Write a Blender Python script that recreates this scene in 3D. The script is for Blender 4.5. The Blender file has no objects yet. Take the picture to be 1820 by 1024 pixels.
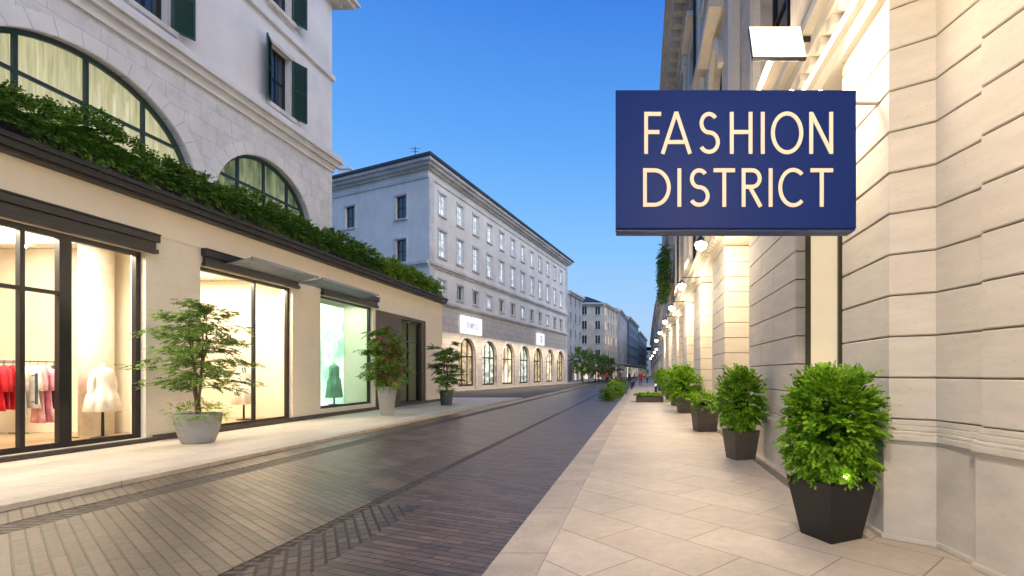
import bpy, math, random
from mathutils import Vector, Matrix
random.seed(7)
sc=bpy.context.scene; COL=sc.collection
sc.view_settings.view_transform='Standard'; sc.view_settings.look='None'; sc.view_settings.exposure=0
R=random.random
def U(a,b): return a+(b-a)*random.random()

# ---------------------------------------------------------------- materials
def newmat(name):
    m=bpy.data.materials.new(name); m.use_nodes=True
    nt=m.node_tree; b=nt.nodes['Principled BSDF']; return m,nt,b
def N(nt,t,**k):
    n=nt.nodes.new(t)
    for a,v in k.items(): setattr(n,a,v)
    return n
def mixc(nt,fac,a,b,mode='MIX'):
    n=N(nt,'ShaderNodeMix',data_type='RGBA',blend_type=mode)
    for s,v in ((0,fac),(6,a),(7,b)):
        if isinstance(v,bpy.types.NodeSocket): nt.links.new(v,n.inputs[s])
        else: n.inputs[s].default_value=v if s==0 else (*v[:3],1)
    return n.outputs[2]
def pos(nt,scale=(1,1,1),rot=0,order=None):
    g=N(nt,'ShaderNodeNewGeometry'); out=g.outputs['Position']
    if order:
        s=N(nt,'ShaderNodeSeparateXYZ'); c=N(nt,'ShaderNodeCombineXYZ'); nt.links.new(out,s.inputs[0])
        for i,ch in enumerate(order):
            if ch!='0': nt.links.new(s.outputs['xyz'.index(ch)],c.inputs[i])
        out=c.outputs[0]
    mp=N(nt,'ShaderNodeMapping'); mp.inputs['Scale'].default_value=scale; mp.inputs['Rotation'].default_value=(0,0,rot)
    nt.links.new(out,mp.inputs[0]); return mp.outputs[0]
def noise(nt,vec,scale,detail=5,rough=.6):
    n=N(nt,'ShaderNodeTexNoise'); n.inputs['Scale'].default_value=scale; n.inputs['Detail'].default_value=detail; n.inputs['Roughness'].default_value=rough
    nt.links.new(vec,n.inputs['Vector']); return n.outputs[0]
def ramp(nt,fac,stops):
    r=N(nt,'ShaderNodeValToRGB'); nt.links.new(fac,r.inputs[0]); e=r.color_ramp.elements
    while len(e)<len(stops): e.new(.5)
    for i,(p,c) in enumerate(stops): e[i].position=p; e[i].color=(*c,1)
    return r.outputs[0]
def bump(nt,b,h,strength=.3,dist=.01):
    n=N(nt,'ShaderNodeBump'); n.inputs['Strength'].default_value=strength; n.inputs['Distance'].default_value=dist
    nt.links.new(h,n.inputs['Height']); nt.links.new(n.outputs[0],b.inputs['Normal'])
def stone(name,c,var=.25,rough=.8,scale=3,stretch=(1,1,1),bs=.3,metal=0,stain=.25,spec=.5,pits=False):
    m,nt,b=newmat(name); v=pos(nt,stretch)
    n1=noise(nt,v,scale,8,.65); n2=noise(nt,pos(nt),.45,4)
    lo=tuple(x*(1-var) for x in c); hi=tuple(min(1,x*(1+var*.6)) for x in c)
    c1=ramp(nt,n1,[(.32,lo),(.68,hi)])
    c2=ramp(nt,n2,[(.35,(1-stain,)*3),(.65,(1,1,1))])
    cc=mixc(nt,1.0,c1,c2,'MULTIPLY')
    if pits:
        n3=noise(nt,pos(nt,(1,1,4)),16,6,.7); cc=mixc(nt,1.0,cc,ramp(nt,n3,[(.30,(.72,.66,.58)),(.40,(1,1,1))]),'MULTIPLY')
    nt.links.new(cc,b.inputs['Base Color'])
    b.inputs['Roughness'].default_value=rough; b.inputs['Metallic'].default_value=metal; b.inputs['Specular IOR Level'].default_value=spec
    bump(nt,b,noise(nt,v,scale*7,4),bs,.006); return m
def bricks(name,c1,c2,mortar,w,h,ms,order='xy0',rot=0,rough=.6,bs=.5,var=.3,offset=.5,nscale=2.0,spec=.5,rr=0):
    m,nt,b=newmat(name); v=pos(nt,(1,1,1),rot,order)
    t=N(nt,'ShaderNodeTexBrick'); t.offset=offset
    t.inputs['Color1'].default_value=(*c1,1); t.inputs['Color2'].default_value=(*c2,1); t.inputs['Mortar'].default_value=(*mortar,1)
    t.inputs['Scale'].default_value=1; t.inputs['Mortar Size'].default_value=ms; t.inputs['Mortar Smooth'].default_value=.3
    t.inputs['Brick Width'].default_value=w; t.inputs['Row Height'].default_value=h; t.inputs['Bias'].default_value=0
    nt.links.new(v,t.inputs['Vector'])
    g=pos(nt); n1=noise(nt,g,nscale,7,.65); n2=noise(nt,g,nscale*9,5,.7)
    a=mixc(nt,1.0,t.outputs[0],ramp(nt,n1,[(.3,(1-var,)*3),(.7,(1+var*.3,)*3)]),'MULTIPLY')
    a=mixc(nt,1.0,a,ramp(nt,n2,[(.3,(1-var*.7,)*3),(.65,(1,1,1))]),'MULTIPLY')
    nt.links.new(a,b.inputs['Base Color'])
    rg=N(nt,'ShaderNodeMapRange'); nt.links.new(n1,rg.inputs[0]); rg.inputs[3].default_value=rough-rr; rg.inputs[4].default_value=rough+rr
    nt.links.new(rg.outputs[0],b.inputs['Roughness']); b.inputs['Specular IOR Level'].default_value=spec
    mm=N(nt,'ShaderNodeMath',operation='MULTIPLY_ADD'); nt.links.new(t.outputs[1],mm.inputs[0]); mm.inputs[1].default_value=-1; nt.links.new(n2,mm.inputs[2])
    bump(nt,b,mm.outputs[0],bs,.008); return m
def plain(name,c,rough=.5,metal=0,spec=.5,var=.12):
    m,nt,b=newmat(name)
    n=noise(nt,pos(nt),6,4); nt.links.new(ramp(nt,n,[(.3,tuple(x*(1-var) for x in c)),(.7,tuple(min(1,x*(1+var)) for x in c))]),b.inputs['Base Color'])
    b.inputs['Roughness'].default_value=rough; b.inputs['Metallic'].default_value=metal; b.inputs['Specular IOR Level'].default_value=spec; return m
def emis(name,c,s,var=0,scale=1.2,stretch=(1,1,1),lo=None):
    m,nt,b=newmat(name); b.inputs['Base Color'].default_value=(c[0]*.4,c[1]*.4,c[2]*.4,1); b.inputs['Roughness'].default_value=.15
    if var or lo:
        n=noise(nt,pos(nt,stretch),scale,5); l=lo or tuple(x*(1-var) for x in c)
        nt.links.new(ramp(nt,n,[(.38,l),(.62,c)]),b.inputs['Emission Color'])
    else: b.inputs['Emission Color'].default_value=(*c,1)
    b.inputs['Emission Strength'].default_value=s; return m
def glassmat(name,tint=(1,1,1),fac=.12):
    m=bpy.data.materials.new(name); m.use_nodes=True; nt=m.node_tree; nt.nodes.clear()
    o=N(nt,'ShaderNodeOutputMaterial'); t=N(nt,'ShaderNodeBsdfTransparent'); g=N(nt,'ShaderNodeBsdfGlossy'); mx=N(nt,'ShaderNodeMixShader')
    t.inputs[0].default_value=(*tint,1); g.inputs['Roughness'].default_value=.02
    lw=N(nt,'ShaderNodeLayerWeight'); lw.inputs[0].default_value=fac
    nt.links.new(lw.outputs['Fresnel'],mx.inputs[0]); nt.links.new(t.outputs[0],mx.inputs[1]); nt.links.new(g.outputs[0],mx.inputs[2]); nt.links.new(mx.outputs[0],o.inputs[0]); return m
def leafmat(name,dark,light,tr=.35):
    m=bpy.data.materials.new(name); m.use_nodes=True; nt=m.node_tree; b=nt.nodes['Principled BSDF']; o=nt.nodes['Material Output']
    g=N(nt,'ShaderNodeNewGeometry'); c=ramp(nt,g.outputs['Random Per Island'],[(0,dark),(.5,tuple((a+b2)/2 for a,b2 in zip(dark,light))),(1,light)])
    n=noise(nt,pos(nt),5,3); c=mixc(nt,1.0,c,ramp(nt,n,[(.35,(.6,.62,.5)),(.65,(1.15,1.1,1))]),'MULTIPLY')
    nt.links.new(c,b.inputs['Base Color']); b.inputs['Roughness'].default_value=.5; b.inputs['Specular IOR Level'].default_value=.25
    t=N(nt,'ShaderNodeBsdfTranslucent'); nt.links.new(c,t.inputs[0]); mx=N(nt,'ShaderNodeMixShader'); mx.inputs[0].default_value=tr
    nt.links.new(b.outputs[0],mx.inputs[1]); nt.links.new(t.outputs[0],mx.inputs[2]); nt.links.new(mx.outputs[0],o.inputs[0]); return m

TRAV=stone('travertine',(.71,.645,.545),.09,.8,1.6,(1,1,5),.12,stain=.08,spec=.25,pits=True)
TRAVD=stone('travertine_joint',(.22,.19,.14),.2,.9,4,spec=.2)
PLINTH=stone('plinth_stone',(.70,.635,.53),.12,.75,3,(1,1,2),.2,stain=.12,spec=.25)
UPST=stone('upper_stone',(.56,.50,.42),.2,.85,2,(1,1,2),.3)
CREAM=stone('cream_cladding',(.80,.70,.55),.04,.65,1.2,(1,.5,1),.08,stain=.07,spec=.3)
PILL=bricks('pillar_cladding',(.78,.70,.57),(.76,.68,.55),(.60,.53,.42),1.8,.62,.004,'yz0',0,.65,.15,.07,spec=.3)
WHST=bricks('white_ashlar',(.74,.75,.79),(.67,.69,.74),(.44,.45,.49),1.15,.52,.008,'yz0',0,.75,.3,.2)
PLAST=stone('white_plaster',(.74,.75,.79),.07,.85,1.3,(1,1,.5),.15,stain=.14)
TRIM=stone('pale_trim',(.69,.68,.66),.15,.8,3,(1,1,1),.2)
MIDP=stone('pale_render',(.80,.755,.69),.08,.85,.8,(1,1,.4),.15,stain=.14)
MIDG=bricks('pale_ashlar',(.66,.60,.52),(.61,.55,.48),(.36,.32,.28),1.4,.6,.02,'yz0',0,.8,.3,.15)
DARKST=bricks('dark_brown_stone',(.085,.065,.052),(.065,.05,.042),(.03,.025,.02),.6,.3,.006,'yz0',0,.5,.3,.2)
DARKM=plain('dark_metal',(.035,.033,.036),.42,.4)
BLACKM=plain('black_metal',(.018,.017,.018),.4,.3)
GREYM=plain('grey_metal',(.10,.12,.15),.5,.1)
AWN=plain('awning_slats',(.22,.26,.32),.5,.2)
GREEN=plain('green_shutter_paint',(.010,.05,.045),.5)
SLATE=stone('slate_roof',(.05,.053,.062),.3,.6,3)
GLASS=glassmat('shop_glass',(.98,.99,.97),.10)
DGLASS=plain('dark_window_glass',(.02,.03,.045),.06,0,.9)
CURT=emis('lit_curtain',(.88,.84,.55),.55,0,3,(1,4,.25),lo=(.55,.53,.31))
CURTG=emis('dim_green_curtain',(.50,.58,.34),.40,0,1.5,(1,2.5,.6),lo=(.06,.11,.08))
COOLW=emis('cool_lit_window',(.80,.90,1),1.0,0,1.3,lo=(.14,.24,.38))
WARMW=emis('warm_lit_window',(1,.82,.52),1.3,0,1.6,lo=(.6,.40,.22))
WARMW2=emis('shop_glow',(1,.88,.66),1.3,0,.9,lo=(.14,.10,.06))
SHOPB=emis('cool_shop_glow',(.85,.95,.85),1.0,0,1.3,(1,1,1.6),lo=(.03,.05,.045))
SHOPC=emis('dim_shop_glow',(.75,.6,.38),.75,0,1.5,(1,1,1.3),lo=(.02,.025,.025))
GRNW=emis('green_backdrop',(.88,1,.90),1.15,0,1.3,(1,1,.7),lo=(.20,.66,.42))
BULB=emis('warm_bulb',(1,.80,.50),40)
PANELM=emis('flood_panel',(1,.90,.68),1.5)
COVE=emis('cove_light',(1,.9,.74),2.2)
SIGNL=emis('lit_sign_face',(.93,.96,1),1.0)
FAINT=emis('faint_letter',(.45,.45,.50),.8)
INW=stone('interior_wall',(.80,.72,.59),.05,.8,1.5,bs=.1,stain=.08)
INF=bricks('interior_floor',(.52,.38,.23),(.46,.33,.20),(.25,.18,.12),1.6,.2,.004,'yx0',0,.35,.2,.2)
WHITE=plain('white_plaster_column',(.82,.79,.73),.7)
NAVY=stone('navy_sign_paint',(.006,.024,.150),.06,.5,1.5,bs=.015,stain=.06,spec=.12)
NAVYE=plain('sign_underside_blue',(.05,.09,.26),.5,.1)  # lighter blue than the sign front
GOLD=emis('pale_gold_letter',(.92,.68,.47),.36)  # letters are no lamps; some of their brightness is put in as emission
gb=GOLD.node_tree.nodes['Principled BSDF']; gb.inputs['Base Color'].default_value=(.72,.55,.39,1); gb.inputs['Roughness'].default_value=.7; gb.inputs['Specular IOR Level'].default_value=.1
POTG=stone('grey_concrete_pot',(.34,.34,.33),.12,.7,4,bs=.15)
POTB=plain('black_pot',(.012,.011,.011),.5)
POTT=plain('taupe_pot',(.085,.07,.058),.6)
SOIL=stone('soil',(.05,.035,.025),.4,1,20)
BARK=stone('bark',(.16,.11,.07),.4,.9,12)
LEAFB=leafmat('bright_leaf',(.08,.28,.012),(.44,.72,.05),.42)
LEAFD=leafmat('dark_leaf',(.022,.075,.014),(.21,.39,.06),.35)
LEAFM=leafmat('mid_leaf',(.07,.19,.03),(.34,.52,.11),.4)
LEAFY=leafmat('yellow_green_leaf',(.08,.23,.02),(.46,.64,.08),.4)
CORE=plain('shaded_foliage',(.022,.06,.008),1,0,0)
PINK=plain('pink_blossom',(.75,.08,.17),.6)
ROADA=bricks('road_setts_diagonal',(.225,.160,.118),(.100,.072,.056),(.024,.019,.016),1.0,.105,.009,'xy0',math.radians(38),.40,1,.5,.5,1.1,.45,.14)
ROADB=bricks('road_setts_cross',(.215,.145,.104),(.098,.068,.052),(.024,.019,.016),.58,.095,.009,'xy0',math.radians(22),.42,1,.5,.5,1.1,.45,.13)
ROADD=bricks('road_small_setts',(.20,.145,.11),(.09,.066,.054),(.018,.015,.013),.19,.10,.016,'xy0',math.radians(57),.5,1,.5,.37,1.6,.4,.1)
ROADC=bricks('road_gutter_stone',(.16,.125,.10),(.11,.085,.07),(.02,.016,.014),.34,.10,.024,'xy0',0,.6,.8,.4,spec=.3)
PAVE=bricks('pavement_slabs',(.68,.59,.475),(.62,.53,.42),(.27,.215,.16),1.25,.62,.006,'xy0',math.radians(45),.58,.35,.2,.5,.9,.25,.08)
PAVEL=bricks('pavement_slabs_grey',(.62,.56,.48),(.57,.51,.43),(.28,.24,.19),1.3,.62,.006,'yx0',0,.55,.35,.18,.5,.9,.25,.08)
KERB=bricks('kerb_granite',(.58,.51,.42),(.52,.45,.37),(.20,.17,.13),1.5,3,.007,'yx0',0,.6,.4,.25,spec=.25)
GROUND=stone('ground_asphalt',(.07,.065,.06),.3,.8,3)
SKIN=plain('skin',(.5,.3,.2),.6)

# ---------------------------------------------------------------- mesh builder
WO={}
class MB:
    def __init__(s,M=None): s.v=[];s.f=[];s.m=[];s.M=M
    def add(s,vs,fs,mi=0):
        o=len(s.v)
        for p in vs:
            p=Vector(p); s.v.append(s.M@p if s.M else p)
        for f in fs: s.f.append([i+o for i in f]); s.m.append(mi)
    def box(s,x0,x1,y0,y1,z0,z1,mi=0):
        s.add([(x0,y0,z0),(x1,y0,z0),(x1,y1,z0),(x0,y1,z0),(x0,y0,z1),(x1,y0,z1),(x1,y1,z1),(x0,y1,z1)],
              [(0,3,2,1),(4,5,6,7),(0,1,5,4),(1,2,6,5),(2,3,7,6),(3,0,4,7)],mi)
    def prism(s,poly,z0,z1,mi=0):
        n=len(poly)
        s.add([(x,y,z0) for x,y in poly]+[(x,y,z1) for x,y in poly],
              [tuple(range(n))[::-1],tuple(range(n,2*n))]+[(i,(i+1)%n,n+(i+1)%n,n+i) for i in range(n)],mi)
    def loft(s,rings,mi=0,cap0=True,cap1=True):
        n=len(rings[0]); vs=[p for r in rings for p in r]; fs=[]
        for k in range(len(rings)-1):
            for i in range(n):
                j=(i+1)%n; fs.append((k*n+i,k*n+j,(k+1)*n+j,(k+1)*n+i))
        if cap0: fs.append(tuple(range(n))[::-1])
        if cap1: fs.append(tuple(range((len(rings)-1)*n,len(rings)*n)))
        s.add(vs,fs,mi)
    def lathe(s,cx,cy,prof,n=20,mi=0,sx=1,sy=1,rot=0,rip=0,k=7,cap0=True,cap1=True):
        rs=[]
        for q in prof:
            z,r=q[0],q[1]; rp=q[2] if len(q)>2 else 0
            rs.append([(cx+sx*r*(1+rp*math.cos(k*a))*math.cos(a+rot),cy+sy*r*(1+rp*math.cos(k*a))*math.sin(a+rot),z) for a in [2*math.pi*i/n for i in range(n)]])
        s.loft(rs,mi,cap0,cap1)
    def tube(s,pts,rad,n=6,mi=0):
        rs=[]
        for i,p in enumerate(pts):
            p=Vector(p); d=(Vector(pts[min(i+1,len(pts)-1)])-Vector(pts[max(i-1,0)])).normalized()
            u=d.cross(Vector((0,0,1)));
            if u.length<.05: u=d.cross(Vector((1,0,0)))
            u.normalize(); w=d.cross(u); r=rad[i] if isinstance(rad,(list,tuple)) else rad
            rs.append([tuple(p+u*r*math.cos(2*math.pi*k/n)+w*r*math.sin(2*math.pi*k/n)) for k in range(n)])
        s.loft(rs,mi)
    def make(s,name,mats,parent=None,origin=None,label=None,category=None,group=None,smooth=False,kind=None,bevel=0):
        if not isinstance(mats,(list,tuple)): mats=[mats]
        if origin is None:
            xs=[p.x for p in s.v]; ys=[p.y for p in s.v]; zs=[p.z for p in s.v]
            origin=((min(xs)+max(xs))/2,(min(ys)+max(ys))/2,min(zs))
        O=Vector(origin); me=bpy.data.meshes.new(name); me.from_pydata([tuple(p-O) for p in s.v],[],s.f)
        for m in mats: me.materials.append(m)
        me.polygons.foreach_set('material_index',s.m)
        if smooth: me.polygons.foreach_set('use_smooth',[True]*len(s.f))
        me.update(); ob=bpy.data.objects.new(name,me); COL.objects.link(ob); WO[ob.name]=O
        if parent: ob.parent=parent; ob.location=O-WO[parent.name]
        else: ob.location=O
        if bevel:
            bm=ob.modifiers.new('bevel','BEVEL'); bm.width=bevel; bm.segments=2; bm.limit_method='ANGLE'
        for k,v in (('label',label),('category',category),('group',group),('kind',kind)):
            if v: ob[k]=v
        return ob
def empty(name,loc,label,category,group=None):
    e=bpy.data.objects.new(name,None); e.empty_display_size=.3; COL.objects.link(e); e.location=loc; WO[e.name]=Vector(loc)
    e['label']=label; e['category']=category
    if group: e['group']=group
    return e
def frame_mat(o,ang):
    d=Vector((math.sin(ang),math.cos(ang),0)); n=Vector((math.cos(ang),-math.sin(ang),0))
    return Matrix(((d.x,n.x,0,o[0]),(d.y,n.y,0,o[1]),(0,0,1,o[2]),(0,0,0,1)))
def outline(a,b,z0,z1,rise,ins=0,n=24):
    a+=ins;b-=ins;z0+=ins;z1-=ins
    if not rise: return [(a,z0),(b,z0),(b,z1),(a,z1)]
    c=(a+b)/2; rx=(b-a)/2; rz=rise-ins; zc=z1-rz
    pts=[(a,z0),(b,z0)]
    for i in range(n+1):
        t=math.pi*i/n; pts.append((c+rx*math.cos(t),zc+rz*math.sin(t)))
    return pts
def wall(mb,s0,s1,z0,z1,ops,d=0,depth=.3,mi=0,rmi=None):
    rmi=mi if rmi is None else rmi
    S=sorted({s0,s1,*[o[0] for o in ops],*[o[1] for o in ops]}); Z=sorted({z0,z1,*[o[2] for o in ops],*[o[3] for o in ops]})
    for i in range(len(S)-1):
        for j in range(len(Z)-1):
            cs=(S[i]+S[i+1])/2; cz=(Z[j]+Z[j+1])/2
            if any(o[0]<cs<o[1] and o[2]<cz<o[3] for o in ops): continue
            mb.add([(S[i],d,Z[j]),(S[i+1],d,Z[j]),(S[i+1],d,Z[j+1]),(S[i],d,Z[j+1])],[(0,1,2,3)],mi)
    for o in ops:
        pl=outline(o[0],o[1],o[2],o[3],o[4] if len(o)>4 else 0)
        n=len(pl)
        for i in range(n):
            p=pl[i];q=pl[(i+1)%n]; mb.add([(p[0],d,p[1]),(q[0],d,q[1]),(q[0],d-depth,q[1]),(p[0],d-depth,p[1])],[(0,1,2,3)],rmi)
        if len(o)>4 and o[4]:
            arc=pl[2:]; c=(o[0]+o[1])/2
            for i in range(len(arc)-1):
                k=o[1] if (arc[i][0]+arc[i+1][0])/2>c else o[0]
                mb.add([(arc[i][0],d,arc[i][1]),(arc[i+1][0],d,arc[i+1][1]),(k,d,o[3])],[(0,1,2)],mi)
def window(parent,M,o,d,frm,pane,vs=(),hs=(),fw=.07,ft=.07,name='window',label=None,sill=None,panename='pane'):
    a,b,z0,z1=o[:4]; rise=o[4] if len(o)>4 else 0
    mb=MB(M); A=outline(a,b,z0,z1,rise); B=outline(a,b,z0,z1,rise,fw); n=len(A)
    for i in range(n):
        j=(i+1)%n
        mb.add([(A[i][0],d,A[i][1]),(A[j][0],d,A[j][1]),(B[j][0],d,B[j][1]),(B[i][0],d,B[i][1]),(B[j][0],d-ft,B[j][1]),(B[i][0],d-ft,B[i][1])],[(0,1,2,3),(3,2,4,5)])
    c=(a+b)/2; rx=(b-a)/2
    def top(s):
        if not rise: return z1-fw
        return z1-rise+(rise-fw)*math.sqrt(max(0,1-((s-c)/rx)**2))
    mw=fw*.35
    for v in vs:
        s=a+(b-a)*v; mb.box(s-mw,s+mw,d-ft+.005,d-.004,z0+fw,top(s))
    for h in hs:
        z=z0+(z1-z0)*h; x0,x1=a+fw,b-fw
        if rise and z>z1-rise:
            k=rx*math.sqrt(max(0,1-((z-(z1-rise))/rise)**2))-fw; x0,x1=c-k,c+k
        mb.box(x0,x1,d-ft+.008,d-.007,z-mw,z+mw)
    w=mb.make(name,frm,parent,label=label)
    if pane:
        mb=MB(M); mb.add([(p[0],d-ft*.6,p[1]) for p in B],[tuple(range(len(B)))]); mb.make(panename,pane,w)
    if sill:
        mb=MB(M); mb.box(a-.15,b+.15,.003,.14,z0-.14,z0-.01)
        mb.box(a-.16,a-.02,.003,.06,z0,z1+.02); mb.box(b+.02,b+.16,.003,.06,z0,z1+.02); mb.box(a-.2,b+.2,.003,.10,z1+.025,z1+.2)
        mb.make('surround',sill,w)
    return w

# ---------------------------------------------------------------- foliage
def fronds(mb,items,L,ll,lw,pairs,droop=.5,mi=0):
    V=[];F=[]; base=len(mb.v)
    for p,d in items:
        d=d.normalized(); p=p.copy(); Lf=L*U(.6,1.3); side=d.cross(Vector((U(-.3,.3),U(-.3,.3),1)));
        if side.length<.01: side=Vector((1,0,0))
        side.normalize(); st=Lf/pairs; cur=d.copy()
        for k in range(pairs):
            cur=(cur+Vector((0,0,-droop/pairs))).normalized(); p=p+cur*st; up=side.cross(cur)
            s=ll*(1-.5*abs(k/pairs-.35))*U(.8,1.2)
            for sg in (1,-1):
                q=(side*sg*.85+cur*.6+up*U(-.25,.35)+Vector((0,0,-.15))).normalized(); w=(cur*.8+up*U(-.5,.5)).normalized()*lw*s/ll
                o=base+len(V); V.extend((p,p+q*s*.5+w,p+q*s,p+q*s*.5-w)); F.append((o,o+1,o+2,o+3))
    mb.v.extend(V); mb.f.extend(F); mb.m.extend([mi]*len(F))
def bush_items(c,rx,ry,rz,n,p=2.6,bumpy=.18):
    out=[]; ph=[(U(0,6),U(0,6),U(2,5),U(2,5)) for _ in range(4)]
    for _ in range(n):
        v=Vector((random.gauss(0,1),random.gauss(0,1),random.gauss(0,1))).normalized()
        k=(abs(v.x)**p+abs(v.y)**p+abs(v.z)**p)**(-1/p)
        b=1+bumpy*sum(math.sin(a*3*v.x+x)*math.sin(bb*2*v.z+y) for x,y,a,bb in ph)/2
        r=k*b*(1-.45*R()**2)
        pos_=Vector((c[0]+v.x*rx*r,c[1]+v.y*ry*r,c[2]+v.z*rz*r))
        out.append((pos_,(v+Vector((U(-.7,.7),U(-.7,.7),U(-.2,.9)))*.8)))
    return out
def branchy(mb,start,items,stems=3,h=2.4,spread=1.2,z_lo=.45,nb=12,rad=.035,fr=9,lean=.25):
    for s in range(stems):
        a=2*math.pi*s/stems+U(-.4,.4); pts=[];x,y,z=start; dx,dy=math.cos(a)*lean,math.sin(a)*lean
        hh=h*U(.82,1.0)
        for k in range(9):
            t=k/8; pts.append((x+dx*t*1.4+U(-.03,.03)*h*.4,y+dy*t*1.4+U(-.03,.03)*h*.4,z+hh*t))
        mb.tube(pts,[rad*(1-.8*k/8) for k in range(9)],6)
        for b in range(nb):
            t=z_lo+(1-z_lo)*(b+R())/nb; i=min(7,int(t*8)); p0=Vector(pts[i]).lerp(Vector(pts[i+1]),t*8-i)
            aa=b*2.4+U(-.5,.5)+s; ln=spread*(1.15-.75*abs((t-z_lo)/(1-z_lo)-.25)*1.1)*U(.6,1.1)
            bp=[p0]; d=Vector((math.cos(aa),math.sin(aa),U(.1,.5)))
            for q in range(5):
                d=(d+Vector((U(-.2,.2),U(-.2,.2),-.09))); bp.append(bp[-1]+d.normalized()*ln/5)
            mb.tube([tuple(q) for q in bp],[rad*.3*(1-.8*q/5) for q in range(6)],4)
            for f in range(fr):
                t2=.2+.8*R(); i2=min(4,int(t2*5)); pp=bp[i2].lerp(bp[i2+1],t2*5-i2)
                pp=pp+Vector((U(-.1,.1),U(-.1,.1),U(-.03,.10)))
                items.append((pp,d.normalized()+Vector((U(-1,1),U(-1,1),U(-.15,.3)))))

# ================================================================ SETTING
mb=MB(); mb.box(-900,900,-60,2500,-.6,-.10); mb.make('ground',GROUND,kind='structure')
def sheet(name,m,x0,x1,y0,y1,z,th=.05):
    mb=MB(); mb.box(x0,x1,y0,y1,z-th,z); return mb.make(name,m,kind='structure')
sheet('road',ROADA,-6.6,-3.5,-8,400,-.07,.02)
sheet('road_crossing_band',ROADB,-2.75,-1.26,-8,400,-.07,.02)
sheet('road_crossing_band',ROADB,-3.34,-2.75,6.4,400,-.07,.02)
sheet('road_patch',ROADD,-3.34,-2.75,-8,6.4,-.07,.02)
sheet('road_channel',ROADC,-3.5,-3.34,-8,400,-.076,.014)
sheet('road_gutter',ROADC,-7.05,-6.6,-8,400,-.076,.014)
sheet('road_margin',ROADA,-7.7,-7.05,-8,400,-.07,.02)
def kerbed(name,x0,x1,y0,y1,m):
    mb=MB(); mb.box(x0,x1,y0,y1,-.12,0); return mb.make(name,m,kind='structure')
kerbed('pavement',-.83,9,-8,62,PAVE)
kerbed('kerb',-1.26,-.835,-8,200,KERB)
kerbed('pavement_far',-.83,9,62.01,200,PAVE)
kerbed('pavement',-26,-8.02,-8,33,PAVEL)
kerbed('kerb',-8.015,-7.7,-8,33,KERB)
mb=MB(); mb.prism([(-30,41),(-17.0,41),(-10.3,84),(-9.0,120),(-30,120)],-.12,0); mb.make('pavement',PAVEL,kind='structure')
mb=MB(); mb.box(2.05,2.2,4.9,60,-.02,.004); mb.make('pavement_edging',plain('dark_granite',(.20,.17,.135),.6),kind='structure')

# ================================================================ RIGHT STONE BUILDING
rb=empty('stone_building',(5,30,0),'cream travertine palace with rusticated pilasters beside the pavement','building')
def nearpoly(o): return [(2.42-o,6.1),(2.42-o,4.95-o*.5),(2.75-o*.5,4.73-o),(2.86-o,4.22-o*.3),(2.80-o,4.17-o*.3),(3.25-o,2.2),(3.25-o,-1.5),(5,-1.5),(5,6.1)]
mb=MB(); mb.prism(nearpoly(-.022),1.15,5.3,1)
z=1.16
while z<5.2:
    zt=min(z+.40,5.3)
    P=nearpoly(0); Q=nearpoly(-.012)
    n=len(P); vs=[(x,y,z) for x,y in Q]+[(x,y,z+.010) for x,y in P]+[(x,y,zt-.024) for x,y in P]+[(x,y,zt-.014) for x,y in Q]
    fs=[]
    for k in range(3):
        for i in range(n): fs.append((k*n+i,k*n+(i+1)%n,(k+1)*n+(i+1)%n,(k+1)*n+i))
    fs+= [tuple(range(n))[::-1],tuple(range(3*n,4*n))]
    mb.add(vs,fs,0); z+=.40
mb.make('corner_pier',[TRAV,TRAVD],rb)
mb=MB(); mb.prism(nearpoly(.07),0,.93,0)
for a,b,c in ((.93,.96,.09),(.96,1.02,.12),(1.02,1.05,.10),(1.05,1.10,.05),(1.10,1.15,.02)): mb.prism(nearpoly(c),a,b-.001,0)
mb.prism(nearpoly(.10),.001,.05,0)
mb.make('plinth',PLINTH,rb,bevel=.008)
def pilaster(y0,y1,x=2.4):
    mb=MB(); mb.box(x+.02,3.4,y0+.02,y1-.02,.8,5.3,1)
    z=.86; k=0
    while z<5.25:
        zt=min(z+.44,5.3); cut=y0+(y1-y0)*(.38 if k%2 else .66)
        for p,q in ((y0,cut-.004),(cut+.004,y1)): mb.box(x,3.38,p,q,z+.008,zt-.010,0)
        z+=.44;k+=1
    mb.box(x-.06,3.38,y0-.06,y1+.06,0,.72,2); mb.box(x-.09,3.38,y0-.09,y1+.09,.722,.80,2); mb.box(x-.04,3.38,y0-.04,y1+.04,.802,.86,2)
    mb.make('pilaster',[TRAV,TRAVD,PLINTH],rb,bevel=.008)
PIL=[(7.9,11.3),(14.6,17.2),(20.6,23.2),(26.6,29.2),(32.6,35.2),(38.6,41.2),(44.6,47.2),(51,60)]
for p in PIL: pilaster(*p)
MR=Matrix(((0,-1,0,3.35),(1,0,0,0),(0,0,1,0),(0,0,0,1)))
gaps=[(6.1,7.9)]+[(PIL[i][1],PIL[i+1][0]) for i in range(len(PIL)-1)]
mb=MB(MR)
ops=[(a+.28,b-.28,.5,4.5,0) for a,b in gaps]
wall(mb,6.05,60,0,5.3,ops,0,.25)
mb.make('wall',TRAV,rb)
for o in ops:
    window(rb,MR,o,-.08,BLACKM,WARMW,(.5,),(.72,),.09,.08)
MN=Matrix(((1,0,0,0),(0,-1,0,7.885),(0,0,1,0),(0,0,0,1)))
window(rb,MN,(2.52,3.12,.95,4.9,0),.10,plain('bronze_green_frame',(.07,.075,.05),.4,.3),emis('warm_plaster_glow',(1,.82,.55),.65,.12),(),(.8,),.085,.10,'framed_plaster_glow')  # lamp-lit plaster beside a dark frame; its light is put into the glowing pane
mb=MB()
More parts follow.
